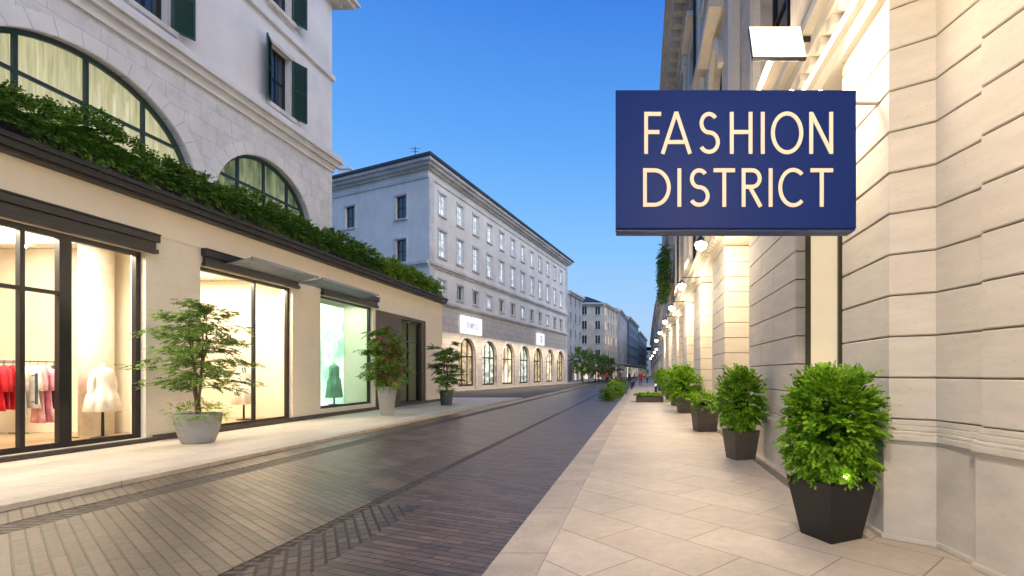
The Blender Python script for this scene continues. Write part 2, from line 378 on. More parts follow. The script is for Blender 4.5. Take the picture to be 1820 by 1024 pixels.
for z0,z1,x in ((5.30,5.50,2.34),(5.502,5.62,2.26),(5.622,5.78,2.10),(5.782,5.90,1.98),(5.902,5.98,2.05)): mb.box(x,5,-1.6,60.1,z0,z1)
for i in range(150):
    y=3+i*.38; mb.box(2.13,2.262,y,y+.18,5.505,5.62)
mb.make('cornice',TRAV,rb,bevel=.01)
MU=Matrix(((0,-1,0,2.62),(1,0,0,0),(0,0,1,0),(0,0,0,1)))
mb=MB(MU); uo=[]
for k in range(7):
    c=10+k*7.6; uo.append((c-1.1,c+1.1,7.2,12.6,1.1)); uo.append((c-.9,c+.9,15.2,17.8,0))
wall(mb,-1.5,60,5.98,21,uo,0,.4)
mb.add([(60,0,0),(60,-8,0),(60,-8,21),(60,0,21)],[(0,1,2,3)])
mb.add([(-1.5,0,5.98),(-1.5,-8,5.98),(-1.5,-8,21),(-1.5,0,21)],[(0,1,2,3)])
mb.add([(-1.5,-.43,5.98),(60,-.43,5.98),(60,-.43,21),(-1.5,-.43,21)],[(0,1,2,3)])
mb.make('upper_wall',UPST,rb)
for i,o in enumerate(uo):
    window(rb,MU,o,-.25,BLACKM,DGLASS,(.5,),(.35,.7),.1,.08)
    mb=MB(MU); A=outline(*o[:4],o[4],-.05,16); B=outline(*o[:4],o[4],-.38,16); n=len(A)
    for q in range(1,n-1 if o[4] else n):
        j=(q+1)%n; mb.add([(A[q][0],.0,A[q][1]),(A[j][0],.0,A[j][1]),(B[j][0],.0,B[j][1]),(B[q][0],.0,B[q][1]),(A[q][0],.16,A[q][1]),(A[j][0],.16,A[j][1]),(B[j][0],.16,B[j][1]),(B[q][0],.16,B[q][1])],[(4,5,6,7),(0,4,7,3),(1,5,6,2),(0,1,5,4),(3,2,6,7)])
    mb.box(o[0]-.5,o[1]+.5,.003,.4,o[2]-.35,o[2]-.1)
    mb.box(o[0]-.55,o[1]+.55,.003,.5,o[3]+.55,o[3]+.8); mb.make('window_surround',TRAV,rb)
for k in range(8):
    y=6.2+k*7.6; mb=MB()
    mb.box(2.42,2.617,y-.35,y+.35,6,19.0); mb.box(2.34,2.617,y-.45,y+.45,19.002,19.5); mb.box(2.38,2.617,y-.42,y+.42,5.99,6.3)
    mb.make('upper_pilaster',TRAV,rb)
mb=MB()
for z0,z1,x in ((13.9,14.1,2.4),(14.102,14.4,2.25),(19.8,20.2,2.4),(20.202,20.5,2.2),(21.2,21.5,1.55),(21.502,21.9,1.4),(21.902,22.1,1.3)): mb.box(x,4.2,-1.6,60.3,z0,z1)
for i in range(60):
    y=-.5+i*1.0; mb.box(1.65,2.615,y,y+.42,20.52,21.19); mb.box(1.9,2.4,y+.47,y+.95,20.9,21.19)
mb.make('roof_cornice',UPST,rb,bevel=.02)
mb=MB(); mb.box(2.7,10.6,-1.5,60,21,23); mb.make('roof',SLATE,rb)
for y in (23.5,34):
    mb=MB(); mb.tube([(2.46,y,5.95),(2.46,y,20.1)],.07,8); mb.make('drainpipe',DARKM,rb)
mb=MB(); mb.box(2.2,2.24,3.2,9,5.455,5.495); mb.make('soffit_light_strip',COVE,rb)

# ================================================================ SIGN
SY=5.0
def sx(u): return (u-1140)/900*SY
def sz(v): return 1.6+(663-v)/900*SY
sg=MB(); sg.box(sx(1094),sx(1522),SY,SY+.24,sz(406),sz(160))
sign=sg.make('hanging_sign',NAVY,None,label='large navy box sign reading FASHION DISTRICT fixed to the stone wall',category='sign',bevel=.006)
mb=MB(); mb.box(sx(1521)-.3,2.6,SY+.19,SY+.235,sz(165),sz(161)); mb.make('bracket',TRAV,sign)
mb=MB(); mb.box(sx(1094)-.004,sx(1522)+.004,SY+.03,SY+.236,sz(406)-.012,sz(406)-.002); mb.make('underside_panel',NAVYE,sign)
def ribbon(path,t):
    n=len(path); out=[]
    for i in range(n):
        a=Vector(path[i-1] if i>0 else path[i]); b=Vector(path[i+1] if i<n-1 else path[i])
        if i in (0,n-1) and (Vector(path[0])-Vector(path[-1])).length<1e-4 and n>2: a=Vector(path[-2]); b=Vector(path[1])
        d=(b-a).normalized(); nn=Vector((-d.y,d.x))*t/2
        out.append((Vector(path[i])+nn,Vector(path[i])-nn))
    return out
def ell(cx,cy,rx,ry,a0,a1,n=26): return [(cx+rx*math.cos(math.radians(a0+(a1-a0)*i/n)),cy+ry*math.sin(math.radians(a0+(a1-a0)*i/n))) for i in range(n+1)]
def letter(ch,w,t):
    h=t/2; q=[]
    if ch=='F': q=[[(h,0),(h,1)],[(t*.4,1-h),(w,1-h)],[(t*.4,.52),(w*.9,.52)]]
    if ch=='A': q=[[(h*.8,0),(w/2,1)],[(w/2,1),(w-h*.8,0)],[(w*.2,.28),(w*.8,.28)]]
    if ch=='S': q=[ell(w/2,(1-h+.51)/2,w*.44-h,(1-h-.51)/2,35,270)+ell(w/2,(.51+h)/2,w*.5-h,(.51-h)/2,90,-150)[1:]]
    if ch=='H': q=[[(h,0),(h,1)],[(w-h,0),(w-h,1)],[(t*.4,.52),(w-t*.4,.52)]]
    if ch=='I': q=[[(h,0),(h,1)]]
    if ch=='O': q=[ell(w/2,.5,w/2-h,.51-h,0,360,48)]
    if ch=='N': q=[[(h,0),(h,1)],[(w-h,0),(w-h,1)],[(h*1.2,.96),(w-h*1.2,.04)]]
    if ch=='D': q=[[(h,0),(h,1)],[(t*.4,1-h),(w*.4,1-h)]+ell(w*.4,.5,w*.6-h,.5-h,88,-88)+[(w*.4,h),(t*.4,h)]]
    if ch=='T': q=[[(w/2,0),(w/2,1)],[(0,1-h),(w,1-h)]]
    if ch=='R': q=[[(h,0),(h,1)],[(t*.4,1-h),(w*.5,1-h)]+ell(w*.5,.735,w*.45-h,.265-h,88,-88)+[(w*.5,.47+h),(t*.4,.47+h)],[(w*.42,.48),(w-h,0)]]
    if ch=='C': q=[ell(w*.55,.5,w*.55-h,.51-h,48,312,36)]
    if ch=='E': q=[[(h,0),(h,1)],[(t*.4,1-h),(w,1-h)],[(t*.4,.5),(w*.9,.5)],[(t*.4,h),(w,h)]]
    if ch=='M': q=[[(h,0),(h,1)],[(w-h,0),(w-h,1)],[(h,1),(w/2,.2)],[(w/2,.2),(w-h,1)]]
    if ch=='P': q=[[(h,0),(h,1)],[(t*.4,1-h),(w*.5,1-h)]+ell(w*.5,.735,w*.45-h,.265-h,88,-88)+[(w*.5,.47+h),(t*.4,.47+h)]]
    if ch=='L': q=[[(h,0),(h,1)],[(t*.4,h),(w,h)]]
    return q
def word(M,items,zb,zt,t,mat_,parent,depth=.02):
    H=zt-zb
    for ch,x0,x1 in items:
        w=(x1-x0)/H; mb=MB(M)
        for si,path in enumerate(letter(ch,w,t)):
            rb_=ribbon(path,t); f=depth+si*.0007
            for i in range(len(rb_)-1):
                a,b=rb_[i];c,d=rb_[i+1]; P=[(x0+p.x*H,zb+p.y*H) for p in (a,b,d,c)]
                mb.add([(p[0],f,p[1]) for p in P]+[(p[0],.001,p[1]) for p in P],[(0,1,2,3),(0,4,7,3),(1,2,6,5)]+([(0,1,5,4)] if i==0 else [])+([(2,3,7,6)] if i==len(rb_)-2 else []))
        mb.make('letter',mat_,parent)
MS=Matrix(((1,0,0,0),(0,-1,0,SY),(0,0,1,0),(0,0,0,1)))
row1=[('F',1145,1175),('A',1175,1229),('S',1241,1279),('H',1297,1337),('I',1352,1359),('O',1370,1427),('N',1438,1480)]
row2=[('D',1143,1192),('I',1204,1211),('S',1224,1261),('T',1268,1306),('R',1318,1355),('I',1366,1373),('C',1383,1431),('T',1440,1480)]
word(MS,[(c,sx(a),sx(b)) for c,a,b in row1],sz(274),sz(200),.09,GOLD,sign,.012)
word(MS,[(c,sx(a),sx(b)) for c,a,b in row2],sz(368),sz(300),.098,GOLD,sign,.012)

# ================================================================ LEFT BUILDING
lb=empty('shop_building',(-14,18,0),'white stone building with cream shopfronts and planted terrace','building')
ML=frame_mat((-11.5,0,0),0)
opn=[(5.2,11.75,.1,4.4),(13.2,16.7,.1,4.4),(18.15,21.7,.3,4.4),(24.3,26.6,.1,4.2)]
mb=MB(ML)
wall(mb,-2,21.9,0,5.6,[(-.5,4.6,.1,4.4)]+opn[:3],0,.35)
wall(mb,21.9,29.2,4.35,5.6,[],0,.35); wall(mb,27.0,29.2,0,4.35,[],0,.35)
mb.add([(29.2,0,0),(29.2,-2,0),(29.2,-2,5.6),(29.2,0,5.6)],[(0,1,2,3)])
mb.make('shopfront_wall',PILL,lb)
mb=MB(ML); wall(mb,-2,29.2,4.86,5.52,[],.012,.01); mb.make('fascia',CREAM,lb)
mb=MB(ML); wall(mb,21.9,27.0,0,4.35,[opn[3]],-.05,.3); mb.make('dark_stone_cladding',DARKST,lb)
mb=MB(ML)
for d,z0,z1 in ((.22,5.56,5.62),(.30,5.622,5.76),(.36,5.762,5.86)): mb.box(-2,29.25,-2.0,d,z0,z1)
mb.make('terrace_cornice',DARKM,lb,bevel=.01)
for a,b in ((-.6,4.7),(5.0,11.95),(13.2,16.9),(18.1,21.95)):
    mb=MB(ML); mb.box(a,b,.015,.16,4.66,4.82); mb.box(a+.05,b-.05,.015,.10,4.5,4.658); mb.box(a+.02,b-.02,.015,.14,4.40,4.498); mb.box(a,b,.015,.18,4.822,4.86)
    mb.make('blind_housing',DARKM,lb,bevel=.008)
for a,b in ((13.9,16.75),(16.95,20.6)):
    mb=MB(ML)
    for k in range(9):
        d=.16+k*.07; z=4.62+k*.016; mb.add([(a,d,z),(b,d,z),(b,d+.06,z+.028),(a,d+.06,z+.028),(a,d,z-.012),(b,d,z-.012),(b,d+.06,z+.016),(a,d+.06,z+.016)],[(0,1,2,3),(4,5,6,7),(0,1,5,4),(2,3,7,6),(0,3,7,4),(1,2,6,5)])
    for s in (a,b-.03): mb.box(s,s+.03,.1,.80,4.595,4.60+.02)
    mb.box(a,b,.79,.83,4.72,4.80)
    mb.make('awning',AWN,lb)
window(lb,ML,(5.2,9.0,.1,4.4),-.12,BLACKM,GLASS,(.5,),(.7,),.12,.1,'shop_window')
d1=window(lb,ML,(9.0,10.22,.1,4.4),-.12,BLACKM,GLASS,(.42,),(.72,),.11,.1,'shop_door')
mb=MB(ML); mb.tube([(9.65,-.03,1.0),(9.65,-.03,1.6)],.02,6); mb.tube([(9.65,-.12,1.05),(9.65,-.03,1.05)],.012,5); mb.tube([(9.65,-.12,1.55),(9.65,-.03,1.55)],.012,5); mb.make('handle',GREYM,d1)
window(lb,ML,(10.22,11.75,.1,4.4),-.12,BLACKM,GLASS,(),(),.11,.1,'shop_window')
window(lb,ML,(13.2,16.7,.1,4.4),-.12,BLACKM,GLASS,(.58,),(),.09,.1,'shop_window')
window(lb,ML,(18.15,21.7,.3,4.4),-.12,BLACKM,GLASS,(),(),.09,.1,'display_window')
window(lb,ML,opn[3],-.2,BLACKM,GLASS,(.5,),(.75,),.09,.1,'shop_window')
window(lb,ML,(-.5,4.6,.1,4.4),-.12,BLACKM,GLASS,(.5,),(.7,),.12,.1,'shop_window')
mb=MB(ML); mb.box(5.0,11.89,-.05,.1,0,.09); mb.box(13.2,16.8,.055,.1,0,.09); mb.box(11.9,29.2,.016,.05,0,.14); mb.make('base_skirting',DARKST,lb)
mb=MB(); mb.box(-18,-11.86,-2,28.5,.0,.085); mb.make('interior_floor',INF,lb)
mb=MB(); mb.box(-18.1,-18,-2,28.5,.09,4.75); mb.box(-18,-11.86,12.85,12.98,.09,4.75); mb.box(-18,-11.86,17.3,17.45,.09,4.75)
mb.box(-14,-11.86,22.0,22.1,.09,4.75); mb.box(-18,-11.86,28.4,28.5,.09,4.75); mb.box(-18,-11.86,-2.1,-2,.09,4.75); mb.make('interior_wall',INW,lb)
mb=MB(); mb.box(-18,-11.86,-2,28.5,4.76,4.86); mb.make('ceiling',WHITE,lb)
for x,y,wx,wy in ((-14.6,10.4,1.2,3.4),(-14.6,15,.8,2.4),(-14.6,5,1.2,3)):
    mb=MB(); mb.box(x-wx,x+wx,y-wy/2,y+wy/2,4.70,4.75); mb.make('ceiling_light',COVE,lb)
LENS=emis('spot_lens',(1,.9,.7),14)
for i in range(14):
    mb=MB(); x=-12.6-1.3*(i%3); y=6.2+i*.78
    if abs(y-12.9)<.3: continue
    mb.lathe(x,y,[(4.69,.07),(4.752,.07)],12); mb.make('ceiling_spotlight',LENS,lb)
mb=MB(); mb.lathe(-13.4,12.45,[(.09,.31),(4.75,.31)],24); mb.make('column',WHITE,lb,smooth=True)
NIC=emis('niche_glow',(1,.88,.70),.9,.35)
for a,b,t in ((7,11.8,3.2),(13.2,16.6,3.3)):
    mb=MB(); mb.box(-17.99,-17.9,a,b,.6,t); mb.make('display_niche',NIC,lb)
mb=MB()
for z in (.9,1.5,2.1,2.7): mb.box(-17.89,-17.5,7,11.8,z,z+.04)
for y in (7,8.6,10.2,11.76): mb.box(-17.89,-17.5,y,y+.04,.6,3.2)
mb.make('shelves',WHITE,lb)
mb=MB(); mb.box(-12.95,-12.9,18.1,21.95,.3,4.4); mb.make('green_display_backdrop',GRNW,lb)
mb=MB(); mb.box(-12.89,-11.9,18.1,21.95,.086,.30); mb.make('display_plinth',WHITE,lb)
mb=MB(); mb.box(-13.6,-13.5,22.2,28.3,.1,4.6); mb.make('dim_backdrop',emis('dim_green_glow',(.35,.45,.30),.35,0,2.2,lo=(.01,.03,.02)),lb)
def area(name,loc,sx_,sy_,p,c=(1,.84,.62),rot=(0,0,0),parent=None):
    l=bpy.data.lights.new(name,'AREA'); l.shape='RECTANGLE'; l.size=sx_; l.size_y=sy_; l.energy=p; l.color=c
    ob=bpy.data.objects.new(name,l); COL.objects.link(ob); ob.location=Vector(loc)-(WO[parent.name] if parent else Vector()); ob.rotation_euler=rot
    if parent: ob.parent=parent
    return ob
def point(name,loc,p,c=(1,.78,.52),r=.06,parent=None):
    l=bpy.data.lights.new(name,'POINT'); l.energy=p; l.color=c; l.shadow_soft_size=r
    ob=bpy.data.objects.new(name,l); COL.objects.link(ob); ob.location=Vector(loc)-(WO[parent.name] if parent else Vector())
    if parent: ob.parent=parent
    return ob
area('ceiling_lamp',(-14.2,8,4.66),3,8,620,parent=lb); area('ceiling_lamp',(-14.2,15.1,4.66),3,3.6,300,parent=lb)
area('display_lamp',(-12.3,20,4.5),.6,3.2,80,(.7,1,.75),parent=lb); area('ceiling_lamp',(-12.6,25.3,4.5),1,2,10,(.8,1,.7),parent=lb)
area('window_lamp',(-12.2,8.0,4.5),.3,7,520,rot=(0,math.radians(-28),0),parent=lb)
area('window_lamp',(-12.2,15,4.5),.3,3.0,260,rot=(0,math.radians(-28),0),parent=lb)

# upper storeys
MUp=frame_mat((-13.5,0,5.86),0)
wz=lambda z:z-5.86
arc=[(12.5-2.85,12.5+2.85,wz(6.2),wz(9.45),2.3),(16.0,20.75,wz(6.2),wz(9.3),2.2),(6.4-2.7,6.4+2.7,wz(6.2),wz(9.45),2.3)]
mb=MB(MUp); wall(mb,-2,22.1,0,wz(10.6),arc,0,.35); mb.add([(22.1,0,0),(22.1,-9,0),(22.1,-9,wz(10.6)),(22.1,0,wz(10.6))],[(0,1,2,3)]); mb.make('arcade_wall',WHST,lb)
DGF=plain('dark_green_frame',(.02,.045,.05),.4)
for i,o in enumerate(arc):
    w=window(lb,MUp,o,-.18,DGF,GLASS,(.25,.5,.75),(.62,),.12,.08,'arched_window')
    mb=MB(MUp); nn=160; a,b=o[0]-.2,o[1]+.2
    f=lambda s:-.55+.03*math.sin(s*26)+.02*math.sin(s*61)
    for k in range(nn):
        s0=a+(b-a)*k/nn; s1=a+(b-a)*(k+1)/nn
        mb.add([(s0,f(s0),0.1),(s1,f(s1),0.1),(s1,f(s1),4.2),(s0,f(s0),4.2)],[(0,1,2,3)])
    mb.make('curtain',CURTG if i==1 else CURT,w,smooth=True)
    mb=MB(MUp); c=(o[0]+o[1])/2; rx=(o[1]-o[0])/2; zc=o[3]-o[4]; rz=o[4]; nv=17
    for k in range(nv):
        t0=math.pi*k/nv+.003; t1=math.pi*(k+1)/nv-.003; P=[]
        for t,e in ((t0,.02),(t1,.02),(t1,.42),(t0,.42)): P.append((c+(rx+e)*math.cos(t),zc+(rz+e)*math.sin(t)))
        mb.add([(p[0],.022,p[1]) for p in P]+[(p[0],.0,p[1]) for p in P],[(0,1,2,3),(0,1,5,4),(1,2,6,5),(2,3,7,6),(3,0,4,7)])
    mb.make('arch_surround',PLAST,lb)
ww=[]
for c in (1.5,8.3,13.9,18.9):
    for z0 in (11.4,15.1): ww.append((c-.5,c+.5,wz(z0),wz(z0+2.2)))
mb=MB(MUp); wall(mb,-2,22.1,wz(10.6),wz(17.9),ww,.0,.3); mb.add([(22.1,0,wz(10.6)),(22.1,-9,wz(10.6)),(22.1,-9,wz(17.9)),(22.1,0,wz(17.9))],[(0,1,2,3)]); mb.make('upper_wall',PLAST,lb)
mb=MB(MUp); mb.box(-2,22,-.9,-.7,0,12); mb.make('inner_wall',INW,lb)
mb=MB(MUp)
for z0,z1,d in ((10.35,10.6,.08),(10.602,10.8,.22),(10.802,10.98,.34),(10.982,11.1,.26)): mb.box(-2,22.1+d,.003,d,wz(z0),wz(z1))
mb.box(-2,22.2,.003,.12,wz(14.35),wz(14.55)); mb.make('belt_cornice',PLAST,lb,bevel=.01)
for o in ww:
    w=window(lb,MUp,o,-.15,BLACKM,DGLASS,(.5,),(.5,),.08,.06,'window')
    mb=MB(MUp); mb.box(o[0]-.12,o[0]-.01,.003,.05,o[2],o[3]); mb.box(o[1]+.01,o[1]+.12,.003,.05,o[2],o[3]); mb.box(o[0]-.2,o[1]+.2,.003,.1,o[3]+.003,o[3]+.15); mb.box(o[0]-.2,o[1]+.2,.003,.16,o[2]-.15,o[2]-.003); mb.make('surround',TRIM,w)
    for hinge,sgn in ((o[0]-.06,-1),(o[1]+.06,1)):
        ang=math.radians(24); S=Matrix.Translation((hinge,.07,0))@Matrix.Rotation(ang*sgn,4,'Z')
        mb=MB(MUp@S); a,b=(-.56,0) if sgn<0 else (0,.56)
        mb.box(a,a+.06,0,.045,o[2],o[3]); mb.box(b-.06,b,0,.045,o[2],o[3])
        for z in (o[2],(o[2]+o[3])/2-.03,o[3]-.06): mb.box(a+.061,b-.061,.002,.043,z,z+.06)
        k=o[2]+.07
        while k<o[3]-.08:
            mb.add([(a+.06,.005,k),(b-.06,.005,k),(b-.06,.038,k-.03),(a+.06,.038,k-.03),(a+.06,.0,k-.008),(b-.06,.0,k-.008)],[(0,1,2,3),(4,5,2,3)]); k+=.045
        mb.box(a+.055,b-.055,.018,.022,o[2]+.01,o[3]-.01)
        mb.make('shutter',GREEN,w)
mb=MB(); mb.box(-23,-13.2,-2,22.4,17.7,17.9); mb.box(-23,-12.85,-2,22.75,17.902,18.1); mb.box(-23,-12.7,-2,22.9,18.102,18.22); mb.make('eaves',TRIM,lb)
mb=MB(); mb.add([(-12.7,-2,18.23),(-12.7,22.9,18.23),(-18,19,21),(-18,-2,21),(-23,22.9,18.23),(-23,-2,18.23)],[(0,1,2,3),(1,4,2),(2,4,5,3)]); mb.make('roof',SLATE,lb)
for i in range(11):
    a=3+i*2.4; b=min(a+2.3,29.0)
    mb=MB(); mb.box(-12.35,-11.65,a,b,5.865,6.22); mb.box(-12.38,-11.62,a-.02,b+.02,6.221,6.26)
    mb.make('roof_planter',DARKM,None,label='long dark metal planter box along the terrace edge',category='planter',group='planters along the terrace')
    items=[]
    hh=lambda y: .38+.12*math.sin(y*1.3)+.10*math.sin(y*2.9+1)+.05*math.sin(y*7.1)
    for k in range(int(330*(b-a)/2.3)):
        y=U(a-.05,b+.05); h=hh(y)*(1.0 if y<24 else .8); an=U(-.7,3.3); r=U(.8,1.05)
        items.append((Vector((-12.0+.56*math.cos(an)*r,y,6.38+h*math.sin(an)*r*1.15)),Vector((math.cos(an),U(-.8,.8),math.sin(an)*.8+.3))))
    for k in range(46):
        y=U(a,b); items.append((Vector((-11.5,y,6.1+U(-.2,.25))),Vector((.6,U(-.4,.4),-.6))))
    mb=MB(); fronds(mb,items,.26,.10,.042,5,.5)
    h=mb.make('hedge',LEAFD if i<8 else LEAFY,None,label='dense dark green hedge spilling over the terrace edge' if i<8 else 'light yellow green hedge spilling over the terrace edge',category='hedge',group='hedges along the terrace')
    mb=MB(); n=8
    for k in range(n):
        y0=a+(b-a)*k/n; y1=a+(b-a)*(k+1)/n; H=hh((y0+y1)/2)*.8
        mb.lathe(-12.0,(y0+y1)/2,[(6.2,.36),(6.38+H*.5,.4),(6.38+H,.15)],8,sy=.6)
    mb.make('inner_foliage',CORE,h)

# ================================================================ SHOP CONTENTS
def rail(x,y0,y1,z=1.8):
    e=MB(); e.tube([(x,y0,z),(x,y1,z)],.015,6)
    for y in (y0,y1):
        e.tube([(x,y,z),(x,y,.12)],.015,6); e.tube([(x-.25,y,.105),(x+.25,y,.105)],.015,6)
    e.make('clothes_rail',GREYM,None,label='slim metal clothes rail standing in the shop',category='clothes rail')
rail(-13.3,8.2,11.75,1.85); rail(-15.5,8.5,12.6,1.85)
FAB={}
def garment(x,y,z,ci,h,rot=0,w=.24):
    cn,c=cols[ci]
    if ci not in FAB: FAB[ci]=plain('fabric',c,.85,var=.2)
    mb=MB(Matrix.Translation((x,y,z))@Matrix.Rotation(rot,4,'Z'))
    mb.lathe(0,0,[(-.02,.25),(-.05,.7),(-.12,.98),(-.3,.85,.03),(-h*.5,.8,.06),(-h*.8,1.0,.12),(-h,1.15,.16)],28,sx=w,sy=.05,k=6)
    for s in (-1,1):
        mb.loft([[(s*(w*.92+dx)+ox*r,oy*r,zz) for ox,oy in ((1,0),(.7,.7),(0,1),(-.7,.7),(-1,0),(-.7,-.7),(0,-1),(.7,-.7))] for dx,zz,r in ((0,-.1,.05),(.03,-.25,.05),(.05,-.42,.055),(.05,-.58,.05))])
    g=mb.make('hanging_garment',FAB[ci],None,origin=(x,y,z),label='%s garment hanging on the clothes rail'%cn,category='clothing',group='garments on the rails',smooth=True)
    mb=MB(); mb.tube([(x,y,z-.03),(x,y,z+.04),(x,y+.02,z+.07),(x,y-.0,z+.085)],.006,5); mb.make('hanger_hook',GREYM,g)
cols=[('bright red',(.72,.02,.035)),('white',(.78,.75,.70)),('dark red',(.55,.03,.05)),('pale pink',(.80,.42,.48)),('cream',(.80,.75,.66)),('black',(.03,.03,.04)),('beige',(.6,.5,.4)),('rose pink',(.8,.36,.44)),('dark patterned',(.07,.06,.07))]
seq=[0,0,0,2,4,1,1,0,0,0,1,1,1,0,0,2,0,1,1,3,7,8,0]
for i,c in enumerate(seq): garment(-13.3,8.35+i*.148,1.79,c,U(.85,1.3),rot=U(-.5,-.15))
for i in range(16): garment(-15.5,8.7+i*.24,1.79,(1,4,6,3,1,0,4,0,1)[i%9],U(.7,1.1),rot=U(-.4,.1))
def mannequin(x,y,zb=.09,c=(.85,.82,.77),hem=.75,label='white dress on a black display stand in the shop window',fab=None):
    e=empty('mannequin',(x,y,zb),label,'mannequin','mannequins in the shop windows')
    mb=MB(); mb.lathe(x,y,[(zb,.20),(zb+.03,.20),(zb+.05,.03),(zb+.9,.022)],16); mb.make('stand',BLACKM,e)
    mb=MB(); mb.lathe(x,y,[(zb+hem,.34,.12),(zb+1.0,.27,.09),(zb+1.2,.185,.03),(zb+1.4,.21),(zb+1.52,.225),(zb+1.60,.17),(zb+1.64,.07)],32,sx=.8,sy=1,k=9)
    for s in (-1,1): mb.loft([[(x+ox*r,y+s*(.2+dy)+oy*r,zb+zz) for ox,oy in ((1,0),(.7,.7),(0,1),(-.7,.7),(-1,0),(-.7,-.7),(0,-1),(.7,-.7))] for dy,zz,r in ((-.04,1.55,.05),(.02,1.42,.06),(.05,1.22,.06),(.05,1.0,.05),(.04,.85,.045))])
    mb.make('dress',fab or plain('dress_fabric',c,.85),e,smooth=True)
    mb=MB(); mb.lathe(x,y,[(zb+1.63,.055),(zb+1.72,.05),(zb+1.74,.02)],12)
    mb.make('neck_block',WHITE,e,smooth=True); return e
mannequin(-12.5,11.75,hem=.62)
mannequin(-12.8,16.3,hem=.5,label='pale dress on a display stand behind the shop glass')
mannequin(-12.5,20.6,.3,(.18,.42,.30),.3,'green dressed display figure before a glowing backdrop')

# ================================================================ MID BUILDING
TH=math.atan(.154); CX,CY=-18.1,43.0
Mm=frame_mat((CX,CY,0),TH); LEN=39.5
TH2=math.atan2(-2.155,1.0); Ms=frame_mat((CX,CY,0),TH2)
nrm=Ms@Vector((0,1,0))-Ms@Vector((0,0,0))
if nrm.y>=0: Ms=Ms@Matrix.Diagonal((1,-1,1,1))
mbld=empty('corner_building',(CX,CY,0),'pale four storey corner building with dark hipped roof and arched shops','building')
k=1/math.cos(TH); cs=[2.15*k+3.08*k*i for i in range(12)]
wins=[]
for c in cs:
    wins.append((c-.55,c+.55,15.6,17.5)); wins.append((c-.58,c+.58,11.9,14.2)); wins.append((c-.55,c+.55,8.5,9.85))
ar=[]
for i in range(7):
    c=6.6+4.9*i
    if c+1.8<LEN: ar.append((c-1.65,c+1.65,.3,5.0,1.5))
mb=MB(Mm); wall(mb,0,LEN,7.7,18.9,wins,0,.3)
mb.add([(LEN,0,0),(LEN,-12,0),(LEN,-12,18.9),(LEN,0,18.9)],[(0,1,2,3)]); mb.make('wall',MIDP,mbld)
mb=MB(Mm); wall(mb,0,LEN,0,7.7,ar,.05,.4); mb.make('ground_floor_wall',MIDG,mbld)
sw=[(2.6,3.9,15.1,17.1),(2.6,3.9,11.3,13.3),(9.3,10.6,15.1,17.1),(9.3,10.6,11.3,13.3),(2.6,3.9,7.9,9.4)]
mb=MB(Ms); wall(mb,0,24,0,18.9,sw,0,.3); mb.make('side_wall',MIDP,mbld)
mb=MB(Mm)
for z0,z1,d in ((7.6,7.75,.12),(7.752,7.95,.3),(10.7,10.9,.12),(10.902,11.15,.28),(18.2,18.4,.1)): mb.box(0,LEN,.055 if z0<7.7 else .003,d,z0,z1)
mb.make('belt_course',TRIM,mbld)
mb=MB(Ms)
for z0,z1,d in ((7.6,7.75,.12),(7.752,7.95,.3),(10.7,10.9,.12),(10.902,11.15,.28),(18.2,18.4,.1)): mb.box(-.1,24,.003,d,z0,z1)
mb.make('belt_course',TRIM,mbld)
for a in (0,LEN-.7):
    mb=MB(Mm); mb.box(a,a+.7,.053,.12,0,7.6); mb.box(a,a+.7,.003,.12,7.95,10.7); mb.box(a,a+.7,.003,.12,11.15,18.2); mb.make('quoin',TRIM,mbld)
for i,o in enumerate(wins):
    third=i%3==2
    window(mbld,Mm,o,-.12,TRIM,(COOLW if (not third) else (DGLASS if (i//3)%3 else COOLW)),(.5,),() if third else (.35,.68),.09,.06,'window',sill=TRIM)
for i,o in enumerate(ar):
    window(mbld,Mm,o,-.2,BLACKM,(SHOPC,SHOPB,WARMW2,SHOPB,SHOPC,WARMW2,SHOPC,SHOPB)[i],(.33,.66),(.62,),.19,.1,'arched_shop_window')
    mb=MB(Mm); A=outline(*o[:4],o[4],-.02,16);B=outline(*o[:4],o[4],-.3,16)
    for q in range(1,len(A)-1): mb.add([(A[q][0],.12,A[q][1]),(A[q+1][0],.12,A[q+1][1]),(B[q+1][0],.12,B[q+1][1]),(B[q][0],.12,B[q][1]),(B[q+1][0],.05,B[q+1][1]),(B[q][0],.05,B[q][1])],[(0,1,2,3),(3,2,4,5)])
    mb.make('arch_surround',TRIM,mbld)
for o in sw: window(mbld,Ms,o,-.15,DARKM,DGLASS,(.5,),(.5,),.08,.06,'window',sill=TRIM)
def ip(s,d): v=Mm@Vector((s,d,0)); return (v.x,v.y)
def is_(s,d): v=Ms@Vector((s,d,0)); return (v.x,v.y)
def cornerpt(d):
    p=Mm@Vector((0,d,0)); q=Ms@Vector((0,d,0)); dm=Vector((math.sin(TH),math.cos(TH))); ds=Vector(((Ms@Vector((1,0,0))-Ms@Vector((0,0,0))).x,(Ms@Vector((1,0,0))-Ms@Vector((0,0,0))).y))
    A=Matrix(((dm.x,-ds.x),(dm.y,-ds.y))); r=A.inverted()@Vector((q.x-p.x,q.y-p.y)); return (p.x+dm.x*r.x,p.y+dm.y*r.x)
mb=MB()
for z0,z1,d in ((18.9,19.1,.25),(19.102,19.35,.55),(19.352,19.6,.8)):
    mb.prism([cornerpt(d),ip(LEN+d,d),ip(LEN+d,-13),is_(24,-3),is_(24,d)],z0,z1)
mb.make('eaves',TRIM,mbld)
mb=MB(); d=.95; P=[cornerpt(d),ip(LEN+d,d),ip(LEN+d,-13),is_(24,d)]; top=[ip(9,-6),ip(LEN-7,-6)]
vs=[(x,y,19.62) for x,y in P]+[(x,y,19.85) for x,y in P]+[(top[0][0],top[0][1],22.2),(top[1][0],top[1][1],22.2)]
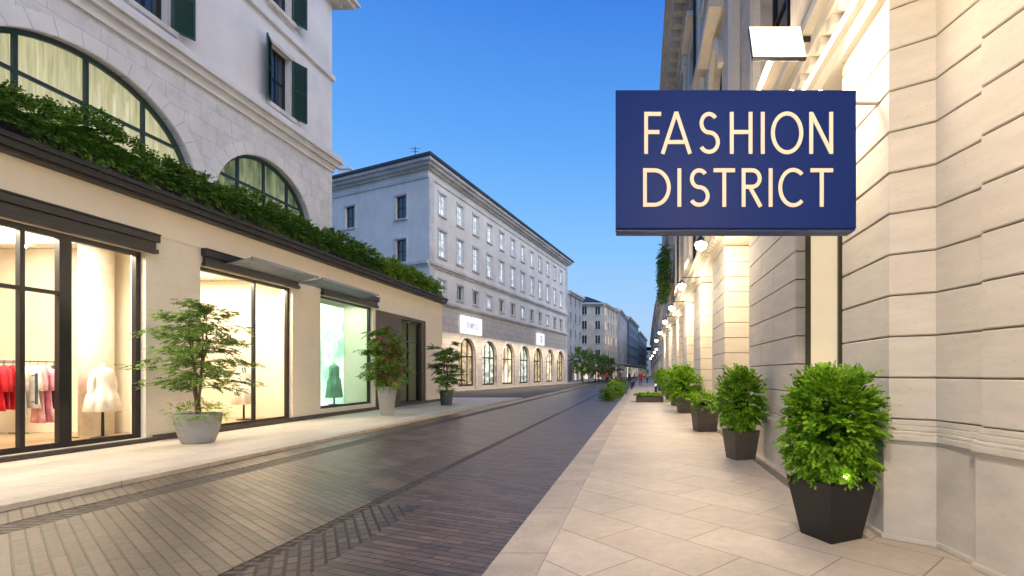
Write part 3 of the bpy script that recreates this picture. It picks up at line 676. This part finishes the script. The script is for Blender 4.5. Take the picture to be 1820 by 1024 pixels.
mb.add(vs,[(0,1,5,4),(1,2,6,5),(3,0,4,7),(0,3,2,1),(4,5,9,8),(5,6,9),(7,4,8),(6,7,8,9)]); mb.make('roof',SLATE,mbld)
mb=MB()
x,y=is_(14,-2.5); mb.box(x-.6,x+.6,y-.5,y+.5,19.8,22.0); mb.box(x-.7,x+.7,y-.6,y+.6,22.0,22.2); mb.make('chimney',PLAST,mbld)
x,y=is_(5,-3); mb=MB(); mb.tube([(x,y,20),(x,y,23)],.035,5); mb.tube([(x-.5,y,22.8),(x+.5,y,22.8)],.02,4); mb.tube([(x-.35,y,22.5),(x+.35,y,22.5)],.02,4); mb.tube([(x,y-.4,22.65),(x,y+.4,22.65)],.02,4); mb.make('antenna',DARKM,mbld)
for a,b,z0,z1,lab in ((5.1,9.2,5.4,7.1,'glowing white shop sign above the arches'),(25.4,28.0,5.4,7.0,'small glowing white shop sign with round emblem')):
    mb=MB(Mm); mb.box(a,b,.13,.33,z0,z1); s=mb.make('shop_sign',SIGNL,None,label=lab,category='sign')
    if a<10:
        Mt=Mm@Matrix.Translation((0,.33,0)); t='TEMPLE'; w=(b-a-1.6)/6
        word(Mt,[(ch,a+.8+i*w,a+.8+(i+.8)*w) for i,ch in enumerate(t)],z0+.55,z1-.6,.13,FAINT,s,.03)
    else:
        mb=MB(Mm); c=(a+b)/2; zc=(z0+z1)/2
        P=[(c+.5*math.cos(t),zc+.5*math.sin(t)) for t in [math.pi*2*i/20 for i in range(20)]]; Q=[(c+.4*math.cos(t),zc+.4*math.sin(t)) for t in [math.pi*2*i/20 for i in range(20)]]
        for i in range(20): j=(i+1)%20; mb.add([(P[i][0],.34,P[i][1]),(P[j][0],.34,P[j][1]),(Q[j][0],.34,Q[j][1]),(Q[i][0],.34,Q[i][1])],[(0,1,2,3)])
        mb.box(c-.06,c+.06,.332,.35,zc-.3,zc+.3); mb.make('emblem',GREYM,s)
area('shop_light',tuple(Mm@Vector((20,1.6,5.4))),.6,36,1500,(1,.80,.56),(0,0,-TH),mbld)

# ================================================================ FAR BUILDINGS
def simple_building(name,pts,h,wallm,roofm,label,floors,bay,lit,winw=1.0,gh=4.2,roofh=2.0,parapet=.5,glassy=None):
    cx=sum(p[0] for p in pts)/len(pts); cy=sum(p[1] for p in pts)/len(pts)
    e=empty(name,(cx,cy,0),label,'building')
    wl=MB(); tr=MB()
    for i in range(len(pts)-1):
        a=Vector((*pts[i],0)); b=Vector((*pts[i+1],0)); L=(b-a).length; dd=(b-a).normalized(); nn=Vector((dd.y,-dd.x,0))
        if nn.dot(Vector((-a.x,-a.y,0)))<0: nn=-nn
        M=Matrix(((dd.x,nn.x,0,a.x),(dd.y,nn.y,0,a.y),(0,0,1,0),(0,0,0,1)))
        wl.M=M; tr.M=M; n=max(1,int(L/bay)); ops=[]; fh=(h-gh)/floors
        for c in range(n):
            s=L*(c+.5)/n
            for f in range(floors): ops.append((s-winw/2,s+winw/2,gh+fh*(f+.22),gh+fh*(f+.78)))
            ops.append((s-winw*.8,s+winw*.8,.3,gh*.8))
        wall(wl,0,L,0,h,ops,0,.25)
        for z0,z1,d in ((gh-.2,gh+.1,.2),(h-.5,h-.2,.3),(h-.198,h+.1,.6)): tr.box(0,L,.003,d,z0,z1)
        for o in ops:
            g=o[2]<1; m=(WARMW2 if R()<.75 else DGLASS) if g else (glassy or (WARMW if R()<lit else DGLASS))
            mb=MB(M); d=-.12
            mb.add([(o[0],d,o[2]),(o[1],d,o[2]),(o[1],d,o[3]),(o[0],d,o[3])],[(0,1,2,3)],1)
            c=(o[0]+o[1])/2; mb.box(c-.05,c+.05,d+.01,d+.05,o[2],o[3],0)
            if not g: mb.box(o[0],o[1],.003,.12,o[2]-.15,o[2]-.02,0)
            mb.make('window',[TRIM,m],e)
    wl.M=None; tr.M=None
    wl.make('wall',wallm,e); tr.make('cornice',TRIM,e)
    P=list(pts); back=(min(p[0] for p in pts)-(12 if cx<0 else 0)+0,max(p[1] for p in pts))
    if cx>0: back=(max(p[0] for p in pts)+10,max(p[1] for p in pts))
    mb=MB(); n=len(P)+1; Q=P+[back]
    c=(sum(q[0] for q in Q)/n,sum(q[1] for q in Q)/n)
    mb.add([(x,y,h+.11) for x,y in Q]+[((x+c[0])/2,(y+c[1])/2,h+roofh) for x,y in Q],[(i,(i+1)%n,n+(i+1)%n,n+i) for i in range(n)]+[tuple(range(n,2*n))]); mb.make('roof',roofm,e)
    mb=MB(); mb.box(c[0]-.5,c[0]+.5,c[1]-.5,c[1]+.5,h+.3,h+roofh+1.4); mb.box(c[0]-.65,c[0]+.65,c[1]-.65,c[1]+.65,h+roofh+1.4,h+roofh+1.6); mb.make('chimney',PLAST,e)
    return e
FARW=stone('far_cream_wall',(.68,.60,.49),.12,.85,1); FARG=stone('far_grey_wall',(.46,.46,.47),.12,.85,1); FARB=stone('far_blue_grey_wall',(.13,.18,.25),.15,.6,1)
BLUEG=emis('blue_glass',(.10,.24,.45),.6,.5)
simple_building('grey_building',[(-30,90),(-13.0,90),(-11.6,99)],16.2,FARG,SLATE,'grey rendered building with slate roof beyond the corner',4,2.6,.1)
simple_building('cream_building',[(-20,112),(-8.2,112),(-6.0,126)],17.0,FARW,SLATE,'cream stone building with lit windows and chimneys at the street end',4,2.5,.35)
simple_building('grey_town_house',[(-12,127.5),(-5.5,127.5),(-4.3,150)],17.5,FARG,SLATE,'narrow grey town house along the street',4,2.8,.15)
simple_building('glass_office_building',[(-12,152),(-3.8,152),(-1.2,185)],18.5,FARB,SLATE,'blue grey office building with glass bays',5,2.6,.1,1.8,glassy=BLUEG)
simple_building('dark_office_building',[(-8,187),(-.8,187),(2.5,240)],17,FARB,SLATE,'dark blue grey office block at the street end',5,3.2,.1,1.8,glassy=BLUEG)
simple_building('terrace_building',[(13,62),(2.7,62),(2.75,84)],11.0,TRAV,SLATE,'low cream building with warm lit windows beside the pavement',2,2.6,.6)
simple_building('terrace_building',[(13,86),(2.9,86),(3.2,130)],13.5,UPST,SLATE,'stone town building with warm lit windows',3,2.8,.5)
simple_building('terrace_building',[(13,132),(3.4,132),(4.5,240)],15,FARG,SLATE,'grey stone town building at the street end',3,4,.4)
simple_building('street_end_building',[(-8,262),(20,262)],13,FARG,SLATE,'grey building closing the far end of the street',3,3,.3)

# ================================================================ WALL LAMPS
def wall_lamp(x,y,z,p,xw=2.4):
    e=empty('wall_lamp',(xw,y,z),'black bracket wall lamp with warm glowing bulb','wall lamp','wall lamps on the stone building')
    mb=MB(); mb.box(xw-.04,xw-.003,y-.09,y+.09,z-.1,z+.35); mb.tube([(xw-.02,y,z+.28),(xw-.35,y,z+.36),(x,y,z+.3),(x,y,z+.18)],.022,6); mb.make('bracket',BLACKM,e)
    mb=MB(); mb.lathe(x,y,[(z+.06,.16),(z+.13,.10),(z+.2,.06),(z+.22,.02)],16,cap0=False); mb.make('lamp_shade',BLACKM,e,smooth=True)
    mb=MB(); mb.lathe(x,y,[(z-.16,.02),(z-.11,.12),(z,.16),(z+.05,.11),(z+.08,.02)],14); mb.make('bulb',BULB,e,smooth=True)
    if p: point('lamp_light',(x,y,z-.25),p,(1,.80,.54),.14,e)
for y in (13.2,19.4,26,33,42,52): wall_lamp(1.55,y,4.95,430,2.4 if any(a<=y<=b for a,b in PIL) else 3.3)
wall_lamp(.7,.9,4.75,620,3.25); wall_lamp(.7,-4,4.75,300,3.25)  # unseen lamps added out of frame to warm the near wall
for y in (64,74,88,104): wall_lamp(1.9,y,4.6,0,2.8)
fl=empty('flood_lamp',(2.3,6.1,5.5),'square bright flood lamp on an arm above the sign','flood lamp')
MF=Matrix.Translation((1.62,6.1,5.55))@Matrix.Rotation(math.radians(-24),4,'X')
mb=MB(MF); mb.box(-.32,.32,-.05,.0,-.30,.26); mb.make('housing',BLACKM,fl,bevel=.01)
mb=MB(MF); mb.box(-.31,.31,-.062,-.052,-.29,.25); mb.make('lamp_panel',PANELM,fl)
mb=MB(); mb.tube([(1.62,6.2,5.6),(2.0,6.3,5.75),(2.45,6.3,5.75)],.03,6); mb.make('arm',BLACKM,fl)
area('flood_light',(1.62,5.9,5.38),.55,.5,120,(1,.84,.62),(math.radians(-35),0,0),fl)
for x in (1.58,1.88):
    e=empty('spot_lamp',(x,5.35,4.5),'small bright spot lamp above the sign','spot lamp','spot lamps above the sign')
    mb=MB(); mb.lathe(x,5.35,[(4.34,.02),(4.42,.03),(4.44,.06)],10); mb.box(x-.02,x+.02,5.2,5.36,4.30,4.345); mb.make('mount',BLACKM,e)
    mb=MB(); mb.lathe(x,5.35,[(4.44,.03),(4.46,.075),(4.52,.085),(4.57,.04)],12); mb.make('bulb',BULB,e,smooth=True)
point('lamp_light',(1.5,6.3,4.72),40,(1,.82,.58),.1)
for y in (9,14,19,25.2,32.8):
    e=empty('fill_uplight',(2.25,y,5.99),'small uplight added on the cornice to brighten the upper wall','fill_uplight','added uplights on the cornice')
    mb=MB(); mb.lathe(2.25,y,[(5.985,.06),(6.05,.08),(6.10,.08)],12); mb.make('housing',BLACKM,e)
    mb=MB(); mb.lathe(2.25,y,[(6.101,.07),(6.11,.06)],12); mb.make('lens',COVE,e)
    point('uplight_fill',(1.95,y,6.9),150,(1,.80,.55),.1,e)  # added light and fitting, only there to brighten the dark upper wall
e=empty('planter_spot_lamp',(1.9,4.72,.55),'tiny bright spot lamp set in the shrub pot','spot lamp')
mb=MB(); mb.tube([(1.9,4.76,.5),(1.9,4.74,.62)],.01,6); mb.make('stake',BLACKM,e)
mb=MB(); mb.lathe(1.9,4.70,[(.62,.01),(.635,.022),(.655,.022),(.67,.01)],10); mb.make('bulb',BULB,e,smooth=True)

# ================================================================ POTTED PLANTS
def sqpot(mb,x,y,b,t,h,rot=0,n=4):
    def ring(r,z): return [(x+r*math.cos(rot+2*math.pi*i/n+math.pi/n)*(1.4142 if n==4 else 1),y+r*math.sin(rot+2*math.pi*i/n+math.pi/n)*(1.4142 if n==4 else 1),z) for i in range(n)]
    mb.loft([ring(b,.0),ring(t,h),ring(t-.025,h),ring(t-.04,h-.08)],0,True,True)
def potted_bush(x,y,pot,potm,rx,rz,zc,n,lf,label,rot=.35,cat='potted shrub',group=None,leafm=LEAFB,droop=.6,L=.16,p=2.8):
    e=empty('potted_shrub',(x,y,0),label,cat,group)
    mb=MB(); sqpot(mb,x,y,pot[0],pot[1],pot[2],rot,4); mb.make('pot',potm,e,bevel=.008)
    mb=MB(); mb.lathe(x,y,[(pot[2]-.075,pot[1]*.9),(pot[2]-.055,pot[1]*.86)],12); mb.make('soil',SOIL,e)
    mb=MB()
    for k in range(4): a=k*1.6; mb.tube([(x+.03*math.cos(a),y+.03*math.sin(a),pot[2]-.08),(x+.1*math.cos(a),y+.1*math.sin(a),zc-.1),(x+.2*math.cos(a),y+.2*math.sin(a),zc+rz*.5)],[.025,.018,.008],5)
    mb.make('stem',BARK,e)
    mb=MB(); fronds(mb,bush_items((x,y,zc),rx,rx,rz,n,p,.16),L*lf,.065*lf,.026*lf,6,droop); mb.make('foliage',leafm,e)
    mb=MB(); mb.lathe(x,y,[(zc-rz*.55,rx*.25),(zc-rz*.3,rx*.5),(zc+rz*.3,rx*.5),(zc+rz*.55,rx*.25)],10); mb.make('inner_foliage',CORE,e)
    return e
potted_bush(1.86,4.98,(.20,.30,.58),POTB,.33,.45,1.07,1150,1.0,'lush bright green shrub in a tapered square black pot',rot=.45)
potted_bush(1.86,9.5,(.20,.265,.54),POTT,.30,.44,1.10,560,1.2,'bright green shrub in a tapered dark taupe pot',rot=.3)
potted_bush(1.75,14.0,(.26,.32,.70),POTT,.28,.12,.78,170,1.2,'low green plant in a wide grey taupe pot',rot=.2)
for y,h in ((20.5,1.1),(25,1.15),(30.5,1.1),(37,1.1),(45,1.2)):
    potted_bush(1.75,y,(.25,.34,.6),POTT,.42,.48,h,280,2.0,'rounded green shrub in a square pot beside the wall',rot=.1,group='shrubs in pots along the wall')
def potted_tree(x,y,potprof,potm,label,tw,h,spread,stems,nb,fr,lm,lf,z_lo,flowers=False,lean=.25,under=True):
    e=empty('potted_tree',(x,y,0),label,'potted tree')
    mb=MB(); mb.lathe(x,y,potprof,32); mb.make('pot',potm,e,smooth=False)
    zt=max(p[0] for p in potprof); r=potprof[-3][1]
    mb=MB(); mb.lathe(x,y,[(zt-.07,r*.92),(zt-.04,r*.88)],16); mb.make('soil',SOIL,e)
    items=[]; mb=MB(); branchy(mb,(x,y,zt-.05),items,stems,h-zt-.1,spread,z_lo,nb,tw,fr,lean); mb.make('trunk',BARK,e)
    mb=MB(); fronds(mb,items,.17*lf,.055*lf,.022*lf,6,.35); mb.make('crown',lm,e)
    if under:
        mb=MB(); fronds(mb,bush_items((x,y,zt+.02),r*1.05,r*1.05,.16,170),.14,.05,.016,5,.8); mb.make('underplanting',LEAFB,e)
    if flowers:
        mb=MB()
        for p,d in random.sample(items,280):
            c=p+Vector((U(-.08,.08),U(-.08,.08),U(-.05,.05))); s=.055
            for q in range(4):
                a=U(0,6.28); b=Vector((math.cos(a),math.sin(a),U(-.6,.6)))*s; t=Vector((-b.y,b.x,U(-.02,.02)))*.7; mb.add([c,c+b+t,c+b*1.8,c+b-t],[(0,1,2,3)])
        mb.make('blossom',PINK,e)
    return e
potted_tree(-10.15,11.6,[(0,.27),(.03,.30),(.2,.36),(.5,.425),(.68,.44),(.68,.41),(.60,.39)],POTG,'airy layered maple tree in a round grey concrete pot',.035,3.4,1.02,4,16,28,LEAFM,1.05,.22,lean=.2)
potted_tree(-9.65,19.2,[(0,.22),(.03,.23),(1.05,.34),(1.08,.34),(1.08,.31),(1.0,.29)],POTG,'flowering shrub with pink blossom in a tall tapered grey pot',.03,3.45,.85,4,13,28,LEAFM,1.5,.08,True,.16)
potted_tree(-9.7,25.2,[(0,.26),(.03,.27),(.7,.32),(.74,.33),(.74,.30),(.66,.28)],plain('blue_grey_pot',(.06,.075,.10),.5),'slender green tree in a dark blue grey pot',.03,3.4,.7,3,12,24,LEAFM,1.7,.14,False,.14)
def ground_shrub(x,y,r,z,n,lf,lm,label):
    mb=MB(); fronds(mb,bush_items((x,y,z*.5),r,r,z*.5,n),.15*lf,.06*lf,.022*lf,5,.6); s=mb.make('shrub',lm,None,label=label,category='shrub',group='shrubs beside the road')
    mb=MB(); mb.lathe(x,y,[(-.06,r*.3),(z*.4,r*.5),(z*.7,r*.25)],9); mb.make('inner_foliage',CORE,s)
ground_shrub(-2.05,31,.42,.55,220,1.6,LEAFM,'low leafy shrub standing at the road edge')
ground_shrub(-1.85,35,.5,.9,240,1.7,LEAFB,'rounded bright green shrub standing at the road edge')
ground_shrub(-1.6,38.5,.45,1.0,200,1.8,LEAFM,'rounded green shrub standing at the road edge')
mb=MB(); mb.box(-.3,1.2,27.6,29.2,0,.3); pl=mb.make('planting_bed',POTT,None,label='low square planting bed with clipped ground cover',category='planter',bevel=.02)
items=[(Vector((U(-.3,1.2),U(27.6,29.2),.32)),Vector((U(-1,1),U(-1,1),.8))) for _ in range(600)]
mb=MB(); fronds(mb,items,.16,.1,.035,4,.6); mb.make('ground_cover',LEAFB,pl)
mb=MB(); mb.box(1.9,2.415,37,44,8.2,8.45)
for i in range(29): mb.box(1.92,1.96,37.02+i*.24,37.06+i*.24,8.45,9.35)
mb.box(1.9,1.98,37,44,9.35,9.42); mb.make('balcony',DARKM,rb)
mb=MB(); items=[(Vector((2.0+U(-.45,.35),U(37,44),U(7.6,11.2))),Vector((-1,U(-1,1),U(-.8,.6)))) for _ in range(900)]
fronds(mb,items,.4,.16,.06,5,.9); mb.make('climbing_plant',LEAFD,None,label='dark climbing plant hanging over a balcony on the stone wall',category='plant')
def street_tree(x,y,h,r,label='small round crowned street tree before the far buildings'):
    e=empty('street_tree',(x,y,0),label,'tree','street trees at the far end')
    mb=MB(); mb.tube([(x,y,-.1),(x+.05,y,h*.35),(x,y,h*.6)],[.14,.1,.06],7)
    for k in range(6): a=k*1.05; mb.tube([(x,y,h*.4),(x+r*.35*math.cos(a),y+r*.35*math.sin(a),h*.62),(x+r*.6*math.cos(a),y+r*.6*math.sin(a),h*.8)],[.06,.04,.02],5)
    mb.make('trunk',BARK,e)
    mb=MB(); fronds(mb,bush_items((x,y,h*.66),r,r,h*.34,420,2.2,.35),.6,.3,.1,5,.5); mb.make('crown',LEAFM,e)
street_tree(-10.2,88,5.2,1.7); street_tree(-8.8,97,5.0,1.7); street_tree(-7.2,106,4.6,1.6)

# ================================================================ PEOPLE, CAFE
def person(x,y,top,legs,stride,face,label):
    verts=[(0,0,.93),(0,.0,1.15),(0,.01,1.38),(0,.01,1.47),(0,0,1.56),(0,-.01,1.70),
           (.18,.0,1.38),(.23,.03+stride*.3,1.12),(.24,-.08+stride*.5,.88),(-.18,0,1.38),(-.23,.03-stride*.3,1.12),(-.24,-.08-stride*.5,.88),
           (.09,0,.88),(.10,-stride*.5,.5),(.10,-stride*.6,.09),(.10,-stride*.6-.16,.04),(-.09,0,.88),(-.10,stride*.45,.5),(-.10,stride*.9,.1),(-.10,stride*.9-.16,.04)]
    edges=[(0,1),(1,2),(2,3),(3,4),(4,5),(2,6),(6,7),(7,8),(2,9),(9,10),(10,11),(0,12),(12,13),(13,14),(14,15),(0,16),(16,17),(17,18),(18,19)]
    rad=[.14,.125,.14,.055,.09,.085,.065,.05,.035,.065,.05,.035,.095,.065,.045,.035,.095,.065,.045,.035]
    me=bpy.data.meshes.new('person'); me.from_pydata(verts,edges,[]); ob=bpy.data.objects.new('tmp',me); COL.objects.link(ob)
    md=ob.modifiers.new('s','SKIN')
    for i,r in enumerate(rad): me.skin_vertices[0].data[i].radius=(r,r*.8); me.skin_vertices[0].data[i].use_root=(i==0)
    sb=ob.modifiers.new('u','SUBSURF'); sb.levels=1
    dg=bpy.context.evaluated_depsgraph_get(); m2=bpy.data.meshes.new_from_object(ob.evaluated_get(dg)); bpy.data.objects.remove(ob)
    m2.materials.clear()
    for m in (SKIN,top,legs,BARK): m2.materials.append(m)
    for p in m2.polygons:
        z=p.center.z; p.use_smooth=True
        p.material_index=3 if z>1.7 or (z>1.58 and p.center.y>.03) else (0 if z>1.46 else (1 if z>.92 else 2))
        if abs(p.center.x)>.19 and z<.93: p.material_index=0
    o=bpy.data.objects.new('person',m2); COL.objects.link(o); o.location=(x,y,0 if x>-.83 else -.07); o.rotation_euler=(0,0,face)
    o['label']=label; o['category']='person'; o['group']='people in the far street'
RED=plain('red_cloth',(.7,.03,.03),.8); BLK=plain('dark_cloth',(.03,.03,.04),.8); BEI=plain('beige_cloth',(.5,.42,.32),.8)
person(-.1,60,RED,BLK,.25,0,'person in a red jacket walking along the pavement')
for i,(x,y) in enumerate([(-2.0,84),(-3.5,92),(-5,88),(-6.4,96),(-2.2,98),(-7.6,90),(.9,78),(-4.2,104),(-1.5,108),(-5.8,84),(-3.0,80)]):
    t=(BLK,RED,BEI,RED)[i%4]; n=('dark','red','beige','red')[i%4]
    person(x,y,t,BLK,U(.05,.3),U(0,6),'person in %s clothes walking in the street'%n)
CAN=plain('canopy_fabric',(.20,.05,.035),.8)
def parasol(x,y,m,cn):
    e=empty('parasol',(x,y,-.07),'open %s cafe parasol over the street tables'%cn,'parasol','cafe parasols')
    mb=MB(); mb.tube([(x,y,-.07),(x,y,2.7)],.035,6); mb.lathe(x,y,[(-.07,.3),(0,.3)],10); mb.make('pole',DARKM,e)
    mb=MB(); mb.lathe(x,y,[(2.15,1.1),(2.3,1.08),(2.7,.08),(2.75,.02)],8,cap0=False); mb.make('canopy',m,e)
    for dx in (-.9,.9):
        t=MB(); t.lathe(x+dx,y-.3,[(-.07,.25),(-.04,.25),(-.02,.04),(.68,.04),(.70,.38),(.73,.38)],10); t.make('cafe_table',DARKM,None,label='small round dark cafe table in the street',category='table',group='cafe tables')
for i,(x,y) in enumerate([(-8.6,92),(-7.0,101),(-4.8,112),(-6.2,107)]):
    parasol(x,y,CAN,'dark red')
def bollard(x,y):
    mb=MB(); mb.lathe(x,y,[(0,.09),(.05,.08),(.85,.07),(.9,.075),(.93,.04)],14); b=mb.make('bollard',DARKM,None,label='short dark metal bollard at the pavement edge',category='bollard',group='bollards along the kerb',smooth=False)
    mb=MB(); mb.lathe(x,y,[(.74,.074),(.80,.074)],14); mb.make('reflective_band',WHITE,b)
for y in (50,58,66): bollard(-.95,y)
mb=MB(); mb.box(1.1,1.3,42,42.15,0,.75); s=mb.make('light_bollard',DARKM,None,label='short square bollard light glowing white beside the shrubs',category='bollard light')
mb=MB(); mb.box(1.095,1.305,41.99,42.16,.5,.7); mb.make('lamp_lens',SIGNL,s)

# ================================================================ WORLD, FILL SUN, CAMERA
w=bpy.data.worlds.new('World'); sc.world=w; w.use_nodes=True; nt=w.node_tree; bg=nt.nodes['Background']
tc=N(nt,'ShaderNodeTexCoord'); sp=N(nt,'ShaderNodeSeparateXYZ'); nt.links.new(tc.outputs['Generated'],sp.inputs[0])
mr=N(nt,'ShaderNodeMapRange'); nt.links.new(sp.outputs[2],mr.inputs[0]); mr.inputs[1].default_value=-.1; mr.inputs[2].default_value=1
def zp(z): return (z+.1)/1.1
c=ramp(nt,mr.outputs[0],[(0,(.12,.13,.15)),(zp(-.005),(.2,.25,.32)),(zp(.01),(.42,.56,.80)),(zp(.1),(.37,.61,.90)),(zp(.25),(.22,.51,.93)),(zp(.4),(.115,.37,.88)),(zp(.6),(.048,.21,.72)),(1,(.03,.12,.50))])
cl=N(nt,'ShaderNodeMapping'); cl.inputs['Scale'].default_value=(1.5,1.5,14); nt.links.new(tc.outputs['Generated'],cl.inputs[0])
cn=noise(nt,cl.outputs[0],2.2,6); cr=ramp(nt,cn,[(.45,(0,0,0)),(.75,(1,1,1))])
hz=ramp(nt,sp.outputs[2],[(0,(.5,.5,.5)),(.22,(0,0,0))]); fm=mixc(nt,1.0,cr,hz,'MULTIPLY')
nt.links.new(mixc(nt,fm,c,(.50,.52,.66)),bg.inputs[0]); bg.inputs[1].default_value=1.1
l=bpy.data.lights.new('dusk_fill','SUN'); l.energy=2.15; l.angle=math.radians(50); l.color=(1,.96,.93)  # broad sun lamp added as soft fill, the dusk sky alone is too dim
so=bpy.data.objects.new('dusk_fill',l); COL.objects.link(so); so.rotation_euler=Vector((-.68,.48,-.6)).to_track_quat('-Z','Y').to_euler()
cam=bpy.data.cameras.new('camera'); co=bpy.data.objects.new('camera',cam); COL.objects.link(co); co.location=(0,0,1.6); co.rotation_euler=(math.radians(90),0,0)
cam.sensor_width=36; cam.lens=900/1820*36; cam.shift_x=-230/1820; cam.shift_y=151/1820; cam.clip_start=.05; cam.clip_end=4000
sc.camera=co
